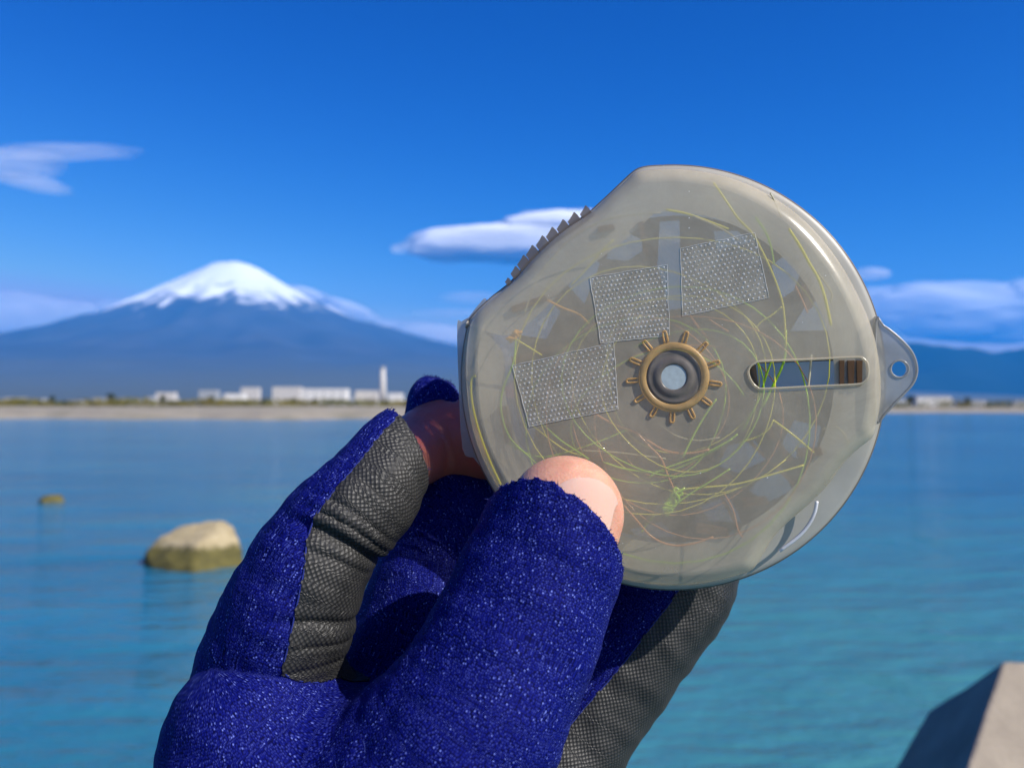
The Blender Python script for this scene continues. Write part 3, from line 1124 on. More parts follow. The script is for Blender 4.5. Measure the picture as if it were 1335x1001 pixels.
def fabric_mesh(name, V, T, uv):
    me = mesh_np(name, to_world(V), T)
    a = me.attributes.new('weave', 'FLOAT_VECTOR', 'POINT')
    arr = np.zeros((len(V), 3), np.float32); arr[:, :2] = uv
    if len(me.vertices) == len(V): a.data.foreach_set('vector', arr.ravel())
    return me


def weave_node(t):
    return N(t, 'ShaderNodeAttribute', attribute_name='weave').outputs['Vector']


def blue_fabric():
    m, t, o = new_mat('navy_knit_neoprene')
    wv_ = weave_node(t)
    mp = N(t, 'ShaderNodeMapping'); mp.inputs['Scale'].default_value = (2.0, 2.15, 1)
    t.links.new(wv_, mp.inputs[0])
    vo = N(t, 'ShaderNodeTexVoronoi', _Scale=1.0, _Randomness=0.8); vo.voronoi_dimensions = '2D'
    t.links.new(mp.outputs[0], vo.inputs['Vector'])
    dist = vo.outputs['Distance']
    sep_ = N(t, 'ShaderNodeSeparateColor'); t.links.new(vo.outputs['Color'], sep_.inputs[0])
    nzl = N(t, 'ShaderNodeTexNoise', _Scale=0.12, _Detail=4.0); t.links.new(wv_, nzl.inputs['Vector'])
    base = ramp(t, dist, [(0.05, (0.0022, 0.0060, 0.150)), (0.45, (0.0013, 0.0030, 0.095)), (0.75, (0.0004, 0.0008, 0.028))])
    # paler knit loops by random amount; rare bright cells are glints put into colour
    core = N(t, 'ShaderNodeMapRange', _From_Min=0.46, _From_Max=0.2); core.clamp = True
    t.links.new(dist, core.inputs[0])
    amt_ = math_n(t, 'ADD', math_n(t, 'MULTIPLY', math_n(t, 'POWER', sep_.outputs[0], 2.4), 0.24), math_n(t, 'MULTIPLY', math_n(t, 'GREATER_THAN', sep_.outputs[1], 0.955), 0.75))
    amt_ = math_n(t, 'MULTIPLY', amt_, math_n(t, 'ADD', nzl.outputs[0], 0.45))
    strength = math_n(t, 'MULTIPLY', core.outputs[0], amt_)
    mx = N(t, 'ShaderNodeMixRGB'); mx.inputs[2].default_value = (0.16, 0.21, 0.62, 1)
    t.links.new(strength, mx.inputs[0]); t.links.new(base, mx.inputs[1])
    b = N(t, 'ShaderNodeBsdfPrincipled', _Roughness=0.72)
    b.inputs['Specular IOR Level'].default_value = 0.08
    b.inputs['Sheen Weight'].default_value = 0.0
    b.inputs['Sheen Tint'].default_value = (0.25, 0.35, 1.0, 1)
    t.links.new(mx.outputs[0], b.inputs['Base Color'])
    bp = N(t, 'ShaderNodeBump', _Strength=0.4, _Distance=0.0002)
    bp.invert = True
    t.links.new(dist, bp.inputs['Height']); t.links.new(bp.outputs[0], b.inputs['Normal'])
    t.links.new(b.outputs[0], o.inputs[0])
    return m


def grey_rubber():
    m, t, o = new_mat('grey_dotted_palm_rubber')
    wv_ = weave_node(t)
    mp = N(t, 'ShaderNodeMapping'); mp.inputs['Scale'].default_value = (1.12, 1.12, 1); mp.inputs['Rotation'].default_value = (0, 0, math.radians(45))
    t.links.new(wv_, mp.inputs[0])
    vo = N(t, 'ShaderNodeTexVoronoi', _Scale=1.0, _Randomness=0.08); vo.voronoi_dimensions = '2D'
    t.links.new(mp.outputs[0], vo.inputs['Vector'])
    dist = vo.outputs['Distance']
    nz = N(t, 'ShaderNodeTexNoise', _Scale=0.22, _Detail=5.0); t.links.new(wv_, nz.inputs['Vector'])
    b = N(t, 'ShaderNodeBsdfPrincipled', _Roughness=0.5)
    b.inputs['Specular IOR Level'].default_value = 0.35
    dots = ramp(t, dist, [(0.1, (0.037, 0.037, 0.036)), (0.45, (0.019, 0.019, 0.019)), (0.65, (0.006, 0.006, 0.007))])
    wear = N(t, 'ShaderNodeMixRGB', blend_type='MULTIPLY', _Fac=1.0)
    t.links.new(dots, wear.inputs[1])
    t.links.new(ramp(t, nz.outputs[0], [(0.3, (0.7, 0.7, 0.7)), (0.7, (1.25, 1.22, 1.18))]), wear.inputs[2])
    t.links.new(wear.outputs[0], b.inputs['Base Color'])
    bp = N(t, 'ShaderNodeBump', _Strength=0.9, _Distance=0.0003)
    bp.invert = True
    t.links.new(dist, bp.inputs['Height']); t.links.new(bp.outputs[0], b.inputs['Normal'])
    t.links.new(b.outputs[0], o.inputs[0])
    return m


def skin_mat():
    m, t, o = new_mat('skin')
    geo = N(t, 'ShaderNodeNewGeometry')
    n1 = N(t, 'ShaderNodeTexNoise', _Scale=140.0, _Detail=5.0); n2 = N(t, 'ShaderNodeTexNoise', _Scale=1800.0, _Detail=4.0)
    vo = N(t, 'ShaderNodeTexVoronoi', _Scale=1500.0)
    for n in (n1, n2, vo): t.links.new(geo.outputs['Position'], n.inputs['Vector'])
    b = N(t, 'ShaderNodeBsdfPrincipled', _Roughness=0.42)
    t.links.new(ramp(t, n1.outputs[0], [(0.3, (0.55, 0.27, 0.18)), (0.7, (0.64, 0.36, 0.25))]), b.inputs['Base Color'])
    fl = N(t, 'ShaderNodeAttribute', attribute_name='lit_through')
    mf = N(t, 'ShaderNodeMixRGB'); mf.inputs[2].default_value = (0.55, 0.085, 0.055, 1)     # pressed-blood red, deepened to paint light passing through the shaded fingertips
    t.links.new(math_n(t, 'MULTIPLY', fl.outputs['Fac'], 0.85), mf.inputs[0])
    t.links.new(ramp(t, n1.outputs[0], [(0.3, (0.52, 0.245, 0.165)), (0.7, (0.65, 0.37, 0.26))]), mf.inputs[1])
    t.links.new(mf.outputs[0], b.inputs['Base Color'])
    b.inputs['Subsurface Weight'].default_value = 0.55
    b.inputs['Subsurface Radius'].default_value = (1.0, 0.28, 0.14)
    b.inputs['Subsurface Scale'].default_value = 0.0035
    h = math_n(t, 'ADD', n2.outputs[0], math_n(t, 'MULTIPLY', vo.outputs['Distance'], .6))
    bp = N(t, 'ShaderNodeBump', _Strength=0.45, _Distance=0.0002)
    t.links.new(h, bp.inputs['Height']); t.links.new(bp.outputs[0], b.inputs['Normal'])
    t.links.new(b.outputs[0], o.inputs[0])
    return m


hand_org = to_world(cm(560, 1000, 195))
skin_me = mesh_np('person', to_world(SV), ST)
_spx = SV[:, 0] / SV[:, 2] * FPX + CX
_ti = np.min([np.linalg.norm(SV - cm(*q[:3]), axis=1) for q in SKIN_TIPS['index'][:5] + SKIN_TIPS['middle'][:3]], axis=0)
_fl = skin_me.attributes.new('lit_through', 'FLOAT', 'POINT')
if len(skin_me.vertices) == len(SV): _fl.data.foreach_set('value', np.clip((18 - _ti) / 6, 0, 1).astype(np.float32))
person = link('person', skin_me, skin_mat(), origin=Vector(hand_org), smooth=True)
tag(person, "person's bare fingertips in a cut-off navy and grey glove, pinching the round case", 'person')

bl, gr = blue_fabric(), grey_rubber()
bV, bT, (bU,), _ = clip_mesh(GV, GT, PS, [GUV], False)
glove = link('glove', fabric_mesh('glove', bV, bT, bU), bl, person, smooth=True)
for nm in ('index', 'pinky'):
    s_ = np.where(GID == names.index(nm), PS, -50.0)
    gV, gT, (gU, gNn), border = clip_mesh(GV, GT, s_, [GUV, GN], True)
    if len(gT) == 0: continue
    link('grip_panel', fabric_mesh('grip_panel', gV + gNn * 0.28, gT, gU), gr, glove, smooth=True)
    # the sewn edge: a thin welt that follows the seam
    seg = []
    for p, q in border:
        nrm = gNn[p]
        if nrm[2] < 0.25:
            seg.append(gV[p] + nrm * .12)
    if len(seg) > 8 and nm in ('index', 'pinky'):
        seg = np.array(seg)
        sp = np.stack([seg[:, 0] / seg[:, 2] * FPX + CX, -seg[:, 1] / seg[:, 2] * FPX + CY], 1)
        o_ = np.argsort(sp[:, 1]); seg = seg[o_]
        keep = [seg[0]]
        for p in seg[1:]:
            dd = np.linalg.norm(p - keep[-1])
            if 0.8 < dd < 2.6: keep.append(p)
        if len(keep) > 6:
            kk = [sum(keep[max(0, i - 2):i + 3]) / len(keep[max(0, i - 2):i + 3]) for i in range(len(keep))]
            v, f = tube([Vector(x) for x in to_world(kk)], 0.00020, 6)
            sm = simple('bright_blue_thread', (0.008, 0.018, 0.17), 0.8, 4000, 0.6)
            link('seam', mesh('seam', v, f), sm, glove, smooth=True)

# frayed fibres on the three cut edges
fib = []
for k in ('thumb', 'index', 'middle'):
    n, d = CUTS[k]
    sd = GV @ n - d
    mask = (np.abs(sd) < 0.75) & (GID == names.index(k))
    ids = np.nonzero(mask)[0]
    if len(ids) == 0: continue
    take = rng.choice(ids, min(len(ids), 520), replace=False)
    for i in take:
        p = GV[i]
        dr = n * rng.uniform(.2, 1.0) + GN[i] * rng.uniform(.0, .9) + rng.normal(size=3) * .45
        dr /= np.linalg.norm(dr)
        L = rng.uniform(.2, .6) * (1.9 if rng.random() < .06 else 1)
        bend = rng.normal(size=3) * .35 * L
        pts_ = [p - dr * .2, p + dr * L * .5 + bend * .3, p + dr * L + bend]
        fib.append(tube([Vector(x) for x in to_world(pts_)], 0.00010, 3, taper=[1, .8, .35]))
v, f = merge(fib)
tag(link('frayed_threads', mesh('frayed_threads', v, f), simple('navy_threads', (0.008, 0.012, 0.12), .8, 3000, .8), glove), kind='stuff')

# thumb nail: a curved plate lying on the fingertip
NU, NV = 26, 34
# the plate is laid out on the nail bed in its own plane: up along the finger, sideways across it
e_up = _ax - nb_n * (_ax @ nb_n); e_up /= np.linalg.norm(e_up)
e_sd = np.cross(e_up, nb_n)
nv = []
for j in range(NV + 1):
    for i in range(NU + 1):
        a, b_ = i / NU * 2 - 1, j / NV
        ly = 8.0 - 22.0 * b_                                  # free edge at the top, root under the glove
        free = max(0.0, 1 - b_ / 0.30)
        w_ = 7.6 * max(0.02, 1 - free ** 2.4) ** 0.5
        lx = a * w_
        z_ = nb_r - 2.3 + 0.42 - 0.030 * lx * lx - 0.45 * (abs(lx) / 7.6) ** 8 - 0.25 * free ** 4
        nv.append(nb_c + e_sd * lx + e_up * ly + nb_n * z_)
nvv = to_world(np.array(nv))
fq = [(j * (NU + 1) + i, (j + 1) * (NU + 1) + i, (j + 1) * (NU + 1) + i + 1, j * (NU + 1) + i + 1) for j in range(NV) for i in range(NU)]
m, t, o = new_mat('nail')
b = N(t, 'ShaderNodeBsdfPrincipled', _Roughness=0.22)
b.inputs['Base Color'].default_value = (0.70, 0.44, 0.34, 1)
b.inputs['Subsurface Weight'].default_value = .35
b.inputs['Subsurface Radius'].default_value = (1, .35, .2); b.inputs['Subsurface Scale'].default_value = .002
b.inputs['Coat Weight'].default_value = .5
geo = N(t, 'ShaderNodeNewGeometry')
wvn = N(t, 'ShaderNodeTexNoise', _Scale=900.0, _Detail=2.0)
mp = N(t, 'ShaderNodeMapping'); mp.inputs['Scale'].default_value = (1.0, 1, .12)
t.links.new(geo.outputs['Position'], mp.inputs[0]); t.links.new(mp.outputs[0], wvn.inputs['Vector'])
bp = N(t, 'ShaderNodeBump', _Strength=.15, _Distance=.0002)
t.links.new(wvn.outputs[0], bp.inputs['Height']); t.links.new(bp.outputs[0], b.inputs['Normal'])
t.links.new(b.outputs[0], o.inputs[0])
link('thumbnail', mesh('thumbnail', nvv.tolist(), fq), m, person, smooth=True)

# ================================================================== THE LINE CASE
CASE_C = (878, 492)
CD_MM = 195.0
c_org = cm(CASE_C[0], CASE_C[1], CD_MM)
c_n = -c_org / np.linalg.norm(c_org)                       # towards the camera
c_u = np.array([1.0, 0, 0]); c_u -= c_n * (c_u @ c_n); c_u /= np.linalg.norm(c_u)
c_v = np.cross(c_n, c_u)


def C3(u, v, w):
    """case millimetres (right, up, towards the camera) -> world"""
    return Vector(to_world((c_org + c_u * u + c_v * v + c_n * w)[None])[0])


def cuv(px, py, w=0.0):
    """photo pixel -> case (u, v) on the layer w"""
    r = cm(px, py, 1.0)
    o = c_org + c_n * w
    t = (o @ c_n) / (r @ c_n)
    q = r * t - o
    return np.array([q @ c_u, q @ c_v])


def outline(pix, w=0.0, n=4, closed=True):
    return np.array([cuv(p[0], p[1], w) for p in catmull([np.array(p, float) for p in pix], n, closed)])


def resample(pl, n):
    q = np.concatenate([pl, pl[:1]])
    s = np.concatenate([[0], np.cumsum(np.linalg.norm(np.diff(q, axis=0), axis=1))])
    x = np.linspace(0, s[-1], n, endpoint=False)
    return np.stack([np.interp(x, s, q[:, 0]), np.interp(x, s, q[:, 1])], 1)


def area(p):
    x, y = p[:, 0], p[:, 1]
    return .5 * np.sum(x * np.roll(y, -1) - y * np.roll(x, -1))


def inset(pl, d):
    """move a closed anticlockwise outline inwards"""
    t = np.roll(pl, -1, 0) - np.roll(pl, 1, 0)
    t /= np.linalg.norm(t, axis=1)[:, None]
    nrm = np.stack([-t[:, 1], t[:, 0]], 1)
    q = pl + nrm * d
    for _ in range(int(abs(d) * 3)):
        q = .25 * np.roll(q, 1, 0) + .5 * q + .25 * np.roll(q, -1, 0)
    return q


def plate(loops, w, flip=False):
    """flat face with holes at height w -> verts (world), tris"""
    allp, edges, k0 = [], [], 0
    for l in loops:
        n = len(l)
        allp += [Vector((float(p[0]), float(p[1]))) for p in l]
        edges += [(k0 + i, k0 + (i + 1) % n) for i in range(n)]
        k0 += n
    vs_, _, fs_, *_r = delaunay_2d_cdt(allp, edges, [], 1, 1e-5)
    V2 = np.array([[p.x, p.y] for p in vs_])

    def inside(l, q):
        x0, y0 = l[:, 0], l[:, 1]; x1, y1 = np.roll(x0, -1), np.roll(y0, -1)
        c_ = ((y0 > q[1]) != (y1 > q[1])) & (q[0] < (x1 - x0) * (q[1] - y0) / np.where(y1 == y0, 1e-12, y1 - y0) + x0)
        return c_.sum() % 2 == 1
    res = []
    for fc in fs_:
        for k in range(1, len(fc) - 1):
            a, b, c = fc[0], fc[k], fc[k + 1]
            p, q, r = V2[a], V2[b], V2[c]
            g = (p + q + r) / 3
            if not inside(loops[0], g) or any(inside(h_, g) for h_ in loops[1:]): continue
            s = (q[0] - p[0]) * (r[1] - p[1]) - (q[1] - p[1]) * (r[0] - p[0])
            res.append((a, b, c) if (s > 0) != flip else (a, c, b))
    return [C3(p[0], p[1], w) for p in V2], res


def slab(loops, w0, w1):
    """plate with thickness and walls round its outline and holes; w0 front, w1 back"""
    parts = [plate(loops, w0), plate(loops, w1, True)]
    for l in loops:
        n = len(l)
        v = [C3(p[0], p[1], w0) for p in l] + [C3(p[0], p[1], w1) for p in l]
        parts.append((v, [(i, n + i, n + (i + 1) % n, (i + 1) % n) for i in range(n)]))
    return merge(parts)


def loft(rings):
    """rings: list of (outline n x 2, w) -> verts, quads"""
    n = len(rings[0][0])
    v = [C3(p[0], p[1], w) for pl, w in rings for p in pl]
    f = []
    for k in range(len(rings) - 1):
        for i in range(n):
            a, b = k * n + i, k * n + (i + 1) % n
            f.append((a, a + n, b + n, b))
    return v, f


def ring_pts(c, r, n=48, ph=0.0, w=0.0):
    q = cuv(c[0], c[1], w)
    s = CD_MM / FPX
    return np.array([q + r * s * np.array([math.cos(ph + 2 * math.pi * i / n), math.sin(ph + 2 * math.pi * i / n)]) for i in range(n)])


def flat_faces(o):
    """faces lying in the plane of the case keep flat shading"""
    d = Vector(to_world((c_n * 1000)[None])[0]) - CAM
    d.normalize()
    for p in o.data.polygons:
        if abs(p.normal.dot(d)) > 0.99995: p.use_smooth = False


case = empty('line_case', C3(0, 0, -6))
tag(case, 'round frosted plastic fishing line case with slot and toothed edge, held in the glove', 'line case')

shell_f = frosted('frosted_front', (0.76, 0.68, 0.52), alpha=0.42, rough=0.21, trans=0.30, noise_scale=55, amt=0.10, tint=(0.97, 0.94, 0.87), specks=True, spec=0.6)
shell_b = frosted('frosted_rear', (0.68, 0.64, 0.55), alpha=0.90, rough=0.4, trans=0.5, noise_scale=60, amt=0.08)
edge_m = frosted('brown_edge', (0.26, 0.21, 0.17), alpha=0.72, rough=0.3, trans=0.5)
wheel_m = frosted('smoky_wheel', (0.13, 0.095, 0.065), alpha=0.80, rough=0.4, trans=0.5, noise_scale=90, amt=.2)
amber = frosted('amber_plastic', (0.72, 0.46, 0.18), alpha=0.56, rough=0.36, trans=0.35, spec=0.35, edge=0.2, noise_scale=300, amt=.15)
dark_hub = frosted('dark_hub', (0.20, 0.175, 0.15), alpha=0.88, rough=0.35, trans=0.3, noise_scale=300, amt=.15)
pale_hub = simple('pale_axle', (0.36, 0.42, 0.43), 0.5, 900, .1)
tab_m = frosted('clear_tab', (0.50, 0.50, 0.49), alpha=0.62, rough=0.25, trans=0.45)

front_px = [(835, 215), (862, 212.5), (892, 213), (925, 217.5), (962, 227), (1002, 245), (1040, 270), (1075, 304), (1106, 346), (1131, 393), (1147, 436), (1155, 480), (1156, 520), (1151, 552), (1146, 571),
            (1136, 580), (1120, 593), (1104, 610), (1086, 635), (1062, 660), (1036, 682), (1014, 704), (1000, 726), (991, 741), (981, 751), (950, 761), (915, 768), (880, 770), (843, 768), (800, 759), (752, 741),
            (708, 713), (670, 676), (640, 634), (618, 588), (606, 546), (601, 500), (601, 460), (605, 428), (610, 413), (620, 400), (640, 383), (662, 365), (686, 338), (711, 313), (738, 291), (767, 272), (790, 250), (812, 231), (824, 219)]
FO = outline(front_px)
if area(FO) < 0: FO = FO[::-1]
FO = resample(FO, 360)
MM = CD_MM / FPX
slot_px = [(977, 487), (978, 480), (984, 475), (996, 472), (1060, 469.5), (1115, 467), (1125, 469), (1130, 476), (1130, 490), (1125, 497), (1115, 500), (1060, 502.5), (998, 505.5), (988, 504), (981, 497)]
SLOT = outline(slot_px, 0, 4)
if area(SLOT) < 0: SLOT = SLOT[::-1]

PROF = [(24, 0.0), (21, -0.06), (17, -0.32), (11, -1.1), (6, -2.1), (3, -3.3), (1.2, -4.6), (0.3, -6.2), (0.3, -7.6)]
rings = [(inset(FO, a * MM), w) for a, w in PROF]
pl = plate([rings[0][0], SLOT], 0.0)
lf_ = loft(rings)
# wall of the slot
ns_ = len(SLOT)
sv = [C3(p[0], p[1], 0) for p in SLOT] + [C3(p[0], p[1], -1.2) for p in SLOT]
sw_ = (sv, [(i, (i + 1) % ns_, ns_ + (i + 1) % ns_, ns_ + i) for i in range(ns_)])
v, f = merge([pl, lf_, sw_])
fs = mesh('front_shell', v, f)
front = link('front_shell', fs, shell_f, case, smooth=True)
flat_faces(front)
# rounded lip of the slot
v, f = tube([C3(p[0], p[1], 0.12) for p in inset(SLOT, -0.2)], 0.00027, 8, closed=True)
link('slot_rim', mesh('slot_rim', v, f), shell_f, front, smooth=True)

# rear shell: full round, a little proud of the front one at the lower right and the left
rear_px = [(878 + 276.5 * math.cos(math.radians(a)), 492 - 276.5 * math.sin(math.radians(a))) for a in range(92, -200, -4) if not (a < -199)]
rear_px = [p for p in rear_px if not (p[0] < 833 and p[1] < 410)]
rear_px += [(609, 430), (613, 414), (642, 386), (664, 369), (688, 342), (713, 317), (740, 295), (769, 276), (814, 234), (828, 222), (842, 217)]
RO = outline(rear_px, -8.0, 2)
if area(RO) < 0: RO = RO[::-1]
RO = resample(RO, 300)
RPROF = [(64, -6.6), (40, -6.7), (20, -6.75), (8, -6.8), (3, -7.0), (0, -7.7), (0, -11.2), (2, -12.6), (7, -13.4), (16, -13.9), (30, -14.0)]
rr_ = [(inset(RO, a * MM), w) for a, w in RPROF]
pl = plate([rr_[-1][0]], -14.0)
v, f = merge([loft(rr_), pl])
rs = mesh('rear_shell', v, f)
bm = bmesh.new(); bm.from_mesh(rs); bmesh.ops.remove_doubles(bm, verts=bm.verts, dist=1e-6); bm.to_mesh(rs); bm.free()
rear = link('rear_shell', rs, shell_b, case, smooth=True)
flat_faces(rear)
v, f = tube([C3(p[0], p[1], -7.6) for p in inset(RO, 0.25)], 0.00032, 6, closed=True)
link('rear_rim', mesh('rear_rim', v, f), edge_m, rear, smooth=True)

# latch plate showing beside the left rim
LP = outline([(597, 424), (602, 420), (612, 414), (640, 400), (640, 600), (618, 596), (604, 584), (599, 500)], -9.0, 3)
v, f = slab([LP if area(LP) > 0 else LP[::-1]], -8.2, -10.2)
link('latch_plate', mesh('latch_plate', v, f), tab_m, case)

# curved highlight of the hinge clip, built in as a pale tube
v, f = tube([C3(*cuv(p[0], p[1], -4.5), -4.5) for p in catmull([(1065, 653), (1062, 668), (1054, 684), (1040, 700), (1016, 718)], 5)], 0.00042, 6)
link('clip_highlight', mesh('clip_highlight', v, f), frosted('pale_highlight', (0.75, 0.76, 0.8), alpha=.8, rough=.12, trans=.2), case, smooth=True)

# hang tab with its hole
TB = outline([(1140, 420), (1152, 424), (1161, 430), (1174, 441), (1187, 455), (1194, 469), (1196, 485), (1191, 500), (1180, 513), (1166, 527), (1156, 538), (1140, 545)], -6.0, 4)
if area(TB) < 0: TB = TB[::-1]
HO = ring_pts((1172, 481), 10.2, 32, w=-6)
v, f = slab([TB, HO], -5.4, -7.2)
tab = link('hang_tab', mesh('hang_tab', v, f), tab_m, case)
v, f = tube([C3(p[0], p[1], -5.4) for p in inset(TB, .25)], 0.00030, 6, closed=True)
link('tab_edge', mesh('tab_edge', v, f), tab_m, tab, smooth=True)
v, f = tube([C3(p[0], p[1], -5.35) for p in ring_pts((1172, 481), 10.8, 32, w=-6)], 0.00022, 6, closed=True)
link('hole_rim', mesh('hole_rim', v, f), tab_m, tab, smooth=True)

# line cutting teeth along the straight edge
tooth_tips = [(662, 362, 4), (672, 347, 7), (682.5, 332.5, 9), (694, 319.5, 9), (707, 307, 9), (720, 296, 9), (734, 286, 9), (748.5, 276.5, 9), (763.5, 268, 8)]
for (tx, ty, hgt) in tooth_tips:
    k = hgt / 9.0
    sh = [(tx - 8.5 * k, ty + 13 * k), (tx - 5.2 * k, ty + 8.2 * k), (tx - 2.6 * k, ty + 4.0 * k), (tx - .9, ty + .6), (tx + .2, ty - .2), (tx + 1.6, ty + 1.0), (tx + 4.2 * k, ty + 3.4 * k), (tx + 12 * k, ty + 14 * k), (tx - 1 * k, ty + 24 * k)]
    q = np.array([cuv(a, b_, -6.3) for a, b_ in sh])
    if area(q) < 0: q = q[::-1]
    v, f = slab([q], -6.3, -7.5)
    link('cutter_tooth', mesh('cutter_tooth', v, f), edge_m, case)

# spool wheel with its openings
W = -9.0
WO = ring_pts((878, 494), 222, 120, w=W)
holes_px = [[(672, 436), (676, 404), (716, 392), (731, 406), (712, 442)], [(790, 338), (796, 314), (812, 300), (838, 312), (837, 328), (818, 340)], [(857, 345), (860, 288), (886, 286), (889, 402), (872, 404)],
            [(1006, 346), (1028, 329), (1046, 350), (1036, 378), (1018, 390)], [(1030, 432), (1052, 396), (1084, 388), (1092, 430)], [(1036, 548), (1072, 556), (1064, 592), (1038, 598), (1018, 580)],
            [(936, 607), (950, 580), (984, 574), (1002, 598), (962, 618)], [(976, 640), (986, 628), (1020, 610), (1034, 640), (1002, 655)], [(914, 660), (950, 645), (968, 682), (925, 680)],
            [(664, 520), (700, 552), (692, 592), (668, 570)], [(735, 608), (782, 620), (776, 676), (742, 652)], [(820, 690), (862, 680), (884, 700), (832, 704)],
            [(720, 350), (758, 318), (782, 344), (762, 396)], [(930, 300), (962, 300), (980, 316), (935, 326)], [(985, 474), (1090, 470), (1092, 506), (990, 512)]]
hl = []
for h_ in holes_px:
    q = np.array([cuv(a, b_, W) for a, b_ in h_])
    hl.append(q if area(q) > 0 else q[::-1])
v, f = slab([WO] + hl, W, W - 1.4)
wheel = link('spool_wheel', mesh('spool_wheel', v, f), wheel_m, case)
# raised ribs of the wheel and the brown foam stops
rib_px = [((668, 404), (712, 388), 9), ((668, 470), (730, 452), 10), ((835, 290), (842, 330), 7), ((1002, 560), (1030, 600), 8), ((908, 688), (948, 693), 13), ((905, 640), (952, 618), 12), ((968, 655), (1000, 652), 11), ((974, 572), (1034, 630), 5), ((940, 646), (964, 690), 5),
          ((1097, 470), (1097, 503), 6), ((1109, 470), (1109, 503), 8), ((1120, 470), (1120, 503), 7), ((892, 642), (893, 704), 4), ((655, 530), (664, 575), 12), ((1040, 590), (1070, 588), 12), ((1046, 372), (1056, 402), 9), ((780, 300), (800, 296), 8)]
brown = frosted('brown_stop', (0.20, 0.105, 0.05), alpha=.85, rough=.35, trans=.35)
for (a, b_, wd) in rib_px:
    pa, pb = cuv(*a, -6.5), cuv(*b_, -6.5)
    d_ = (pb - pa) / np.linalg.norm(pb - pa); nn = np.array([-d_[1], d_[0]]) * wd * MM / 2
    q = np.array([pa - nn, pb - nn * .8, pb + nn * .8 + d_ * .3, pa + nn])
    if area(q) < 0: q = q[::-1]
    v, f = slab([q], -5.8, W + .02)
    link('rib', mesh('rib', v, f), brown, wheel)

# hub: amber ring with stub spokes, dark bushing, pale axle
HC = (878.5, 491.5)
def annulus(r0, r1, w0, w1, n=64):
    s = [(ring_pts(HC, r0, n), w0 - .35), (ring_pts(HC, r0 + 1.6, n), w0), (ring_pts(HC, r1 - 2.0, n), w0), (ring_pts(HC, r1 - .5, n), w0 - .3), (ring_pts(HC, r1, n), w0 - .9), (ring_pts(HC, r1, n), w1)]
    return s
v, f = loft([(p[::-1], w) for p, w in annulus(35.5, 45.5, 0.75, -2.0)])
hub = link('hub_ring', mesh('hub_ring', v, f), amber, case, smooth=True)
for k in range(13):
    a_ = math.radians(90 + k * 360 / 13 + 2)
    r0, r1 = 46 * MM, (61 if math.sin(a_) < .2 else 59) * MM
    c0 = cuv(*HC)
    d_ = np.array([math.cos(a_), math.sin(a_)]); nn = np.array([-d_[1], d_[0]])
    # each stub is a little U-shaped loop
    path = [c0 + d_ * r0 - nn * .42, c0 + d_ * (r1 - .3) - nn * .40, c0 + d_ * r1, c0 + d_ * (r1 - .3) + nn * .40, c0 + d_ * r0 + nn * .42]
    pts_ = [C3(p[0], p[1], .25) for p in catmull(path, 3)]
    v, f = tube(pts_, 0.00019, 6)
    link('spoke', mesh('spoke', v, f), amber, hub, smooth=True)
v, f = merge([loft([(ring_pts(HC, r_, 64)[::-1], w_) for r_, w_ in ((16.5, .05), (16.5, .35), (18, .45), (25, .40), (26, .25), (31, .30), (35.2, .45), (35.2, .05))])])
link('hub_bushing', mesh('hub_bushing', v, f), dark_hub, hub, smooth=True)
v, f = slab([ring_pts(HC, 16.3, 40)], .25, -.6)
link('axle', mesh('axle', v, f), pale_hub, hub)

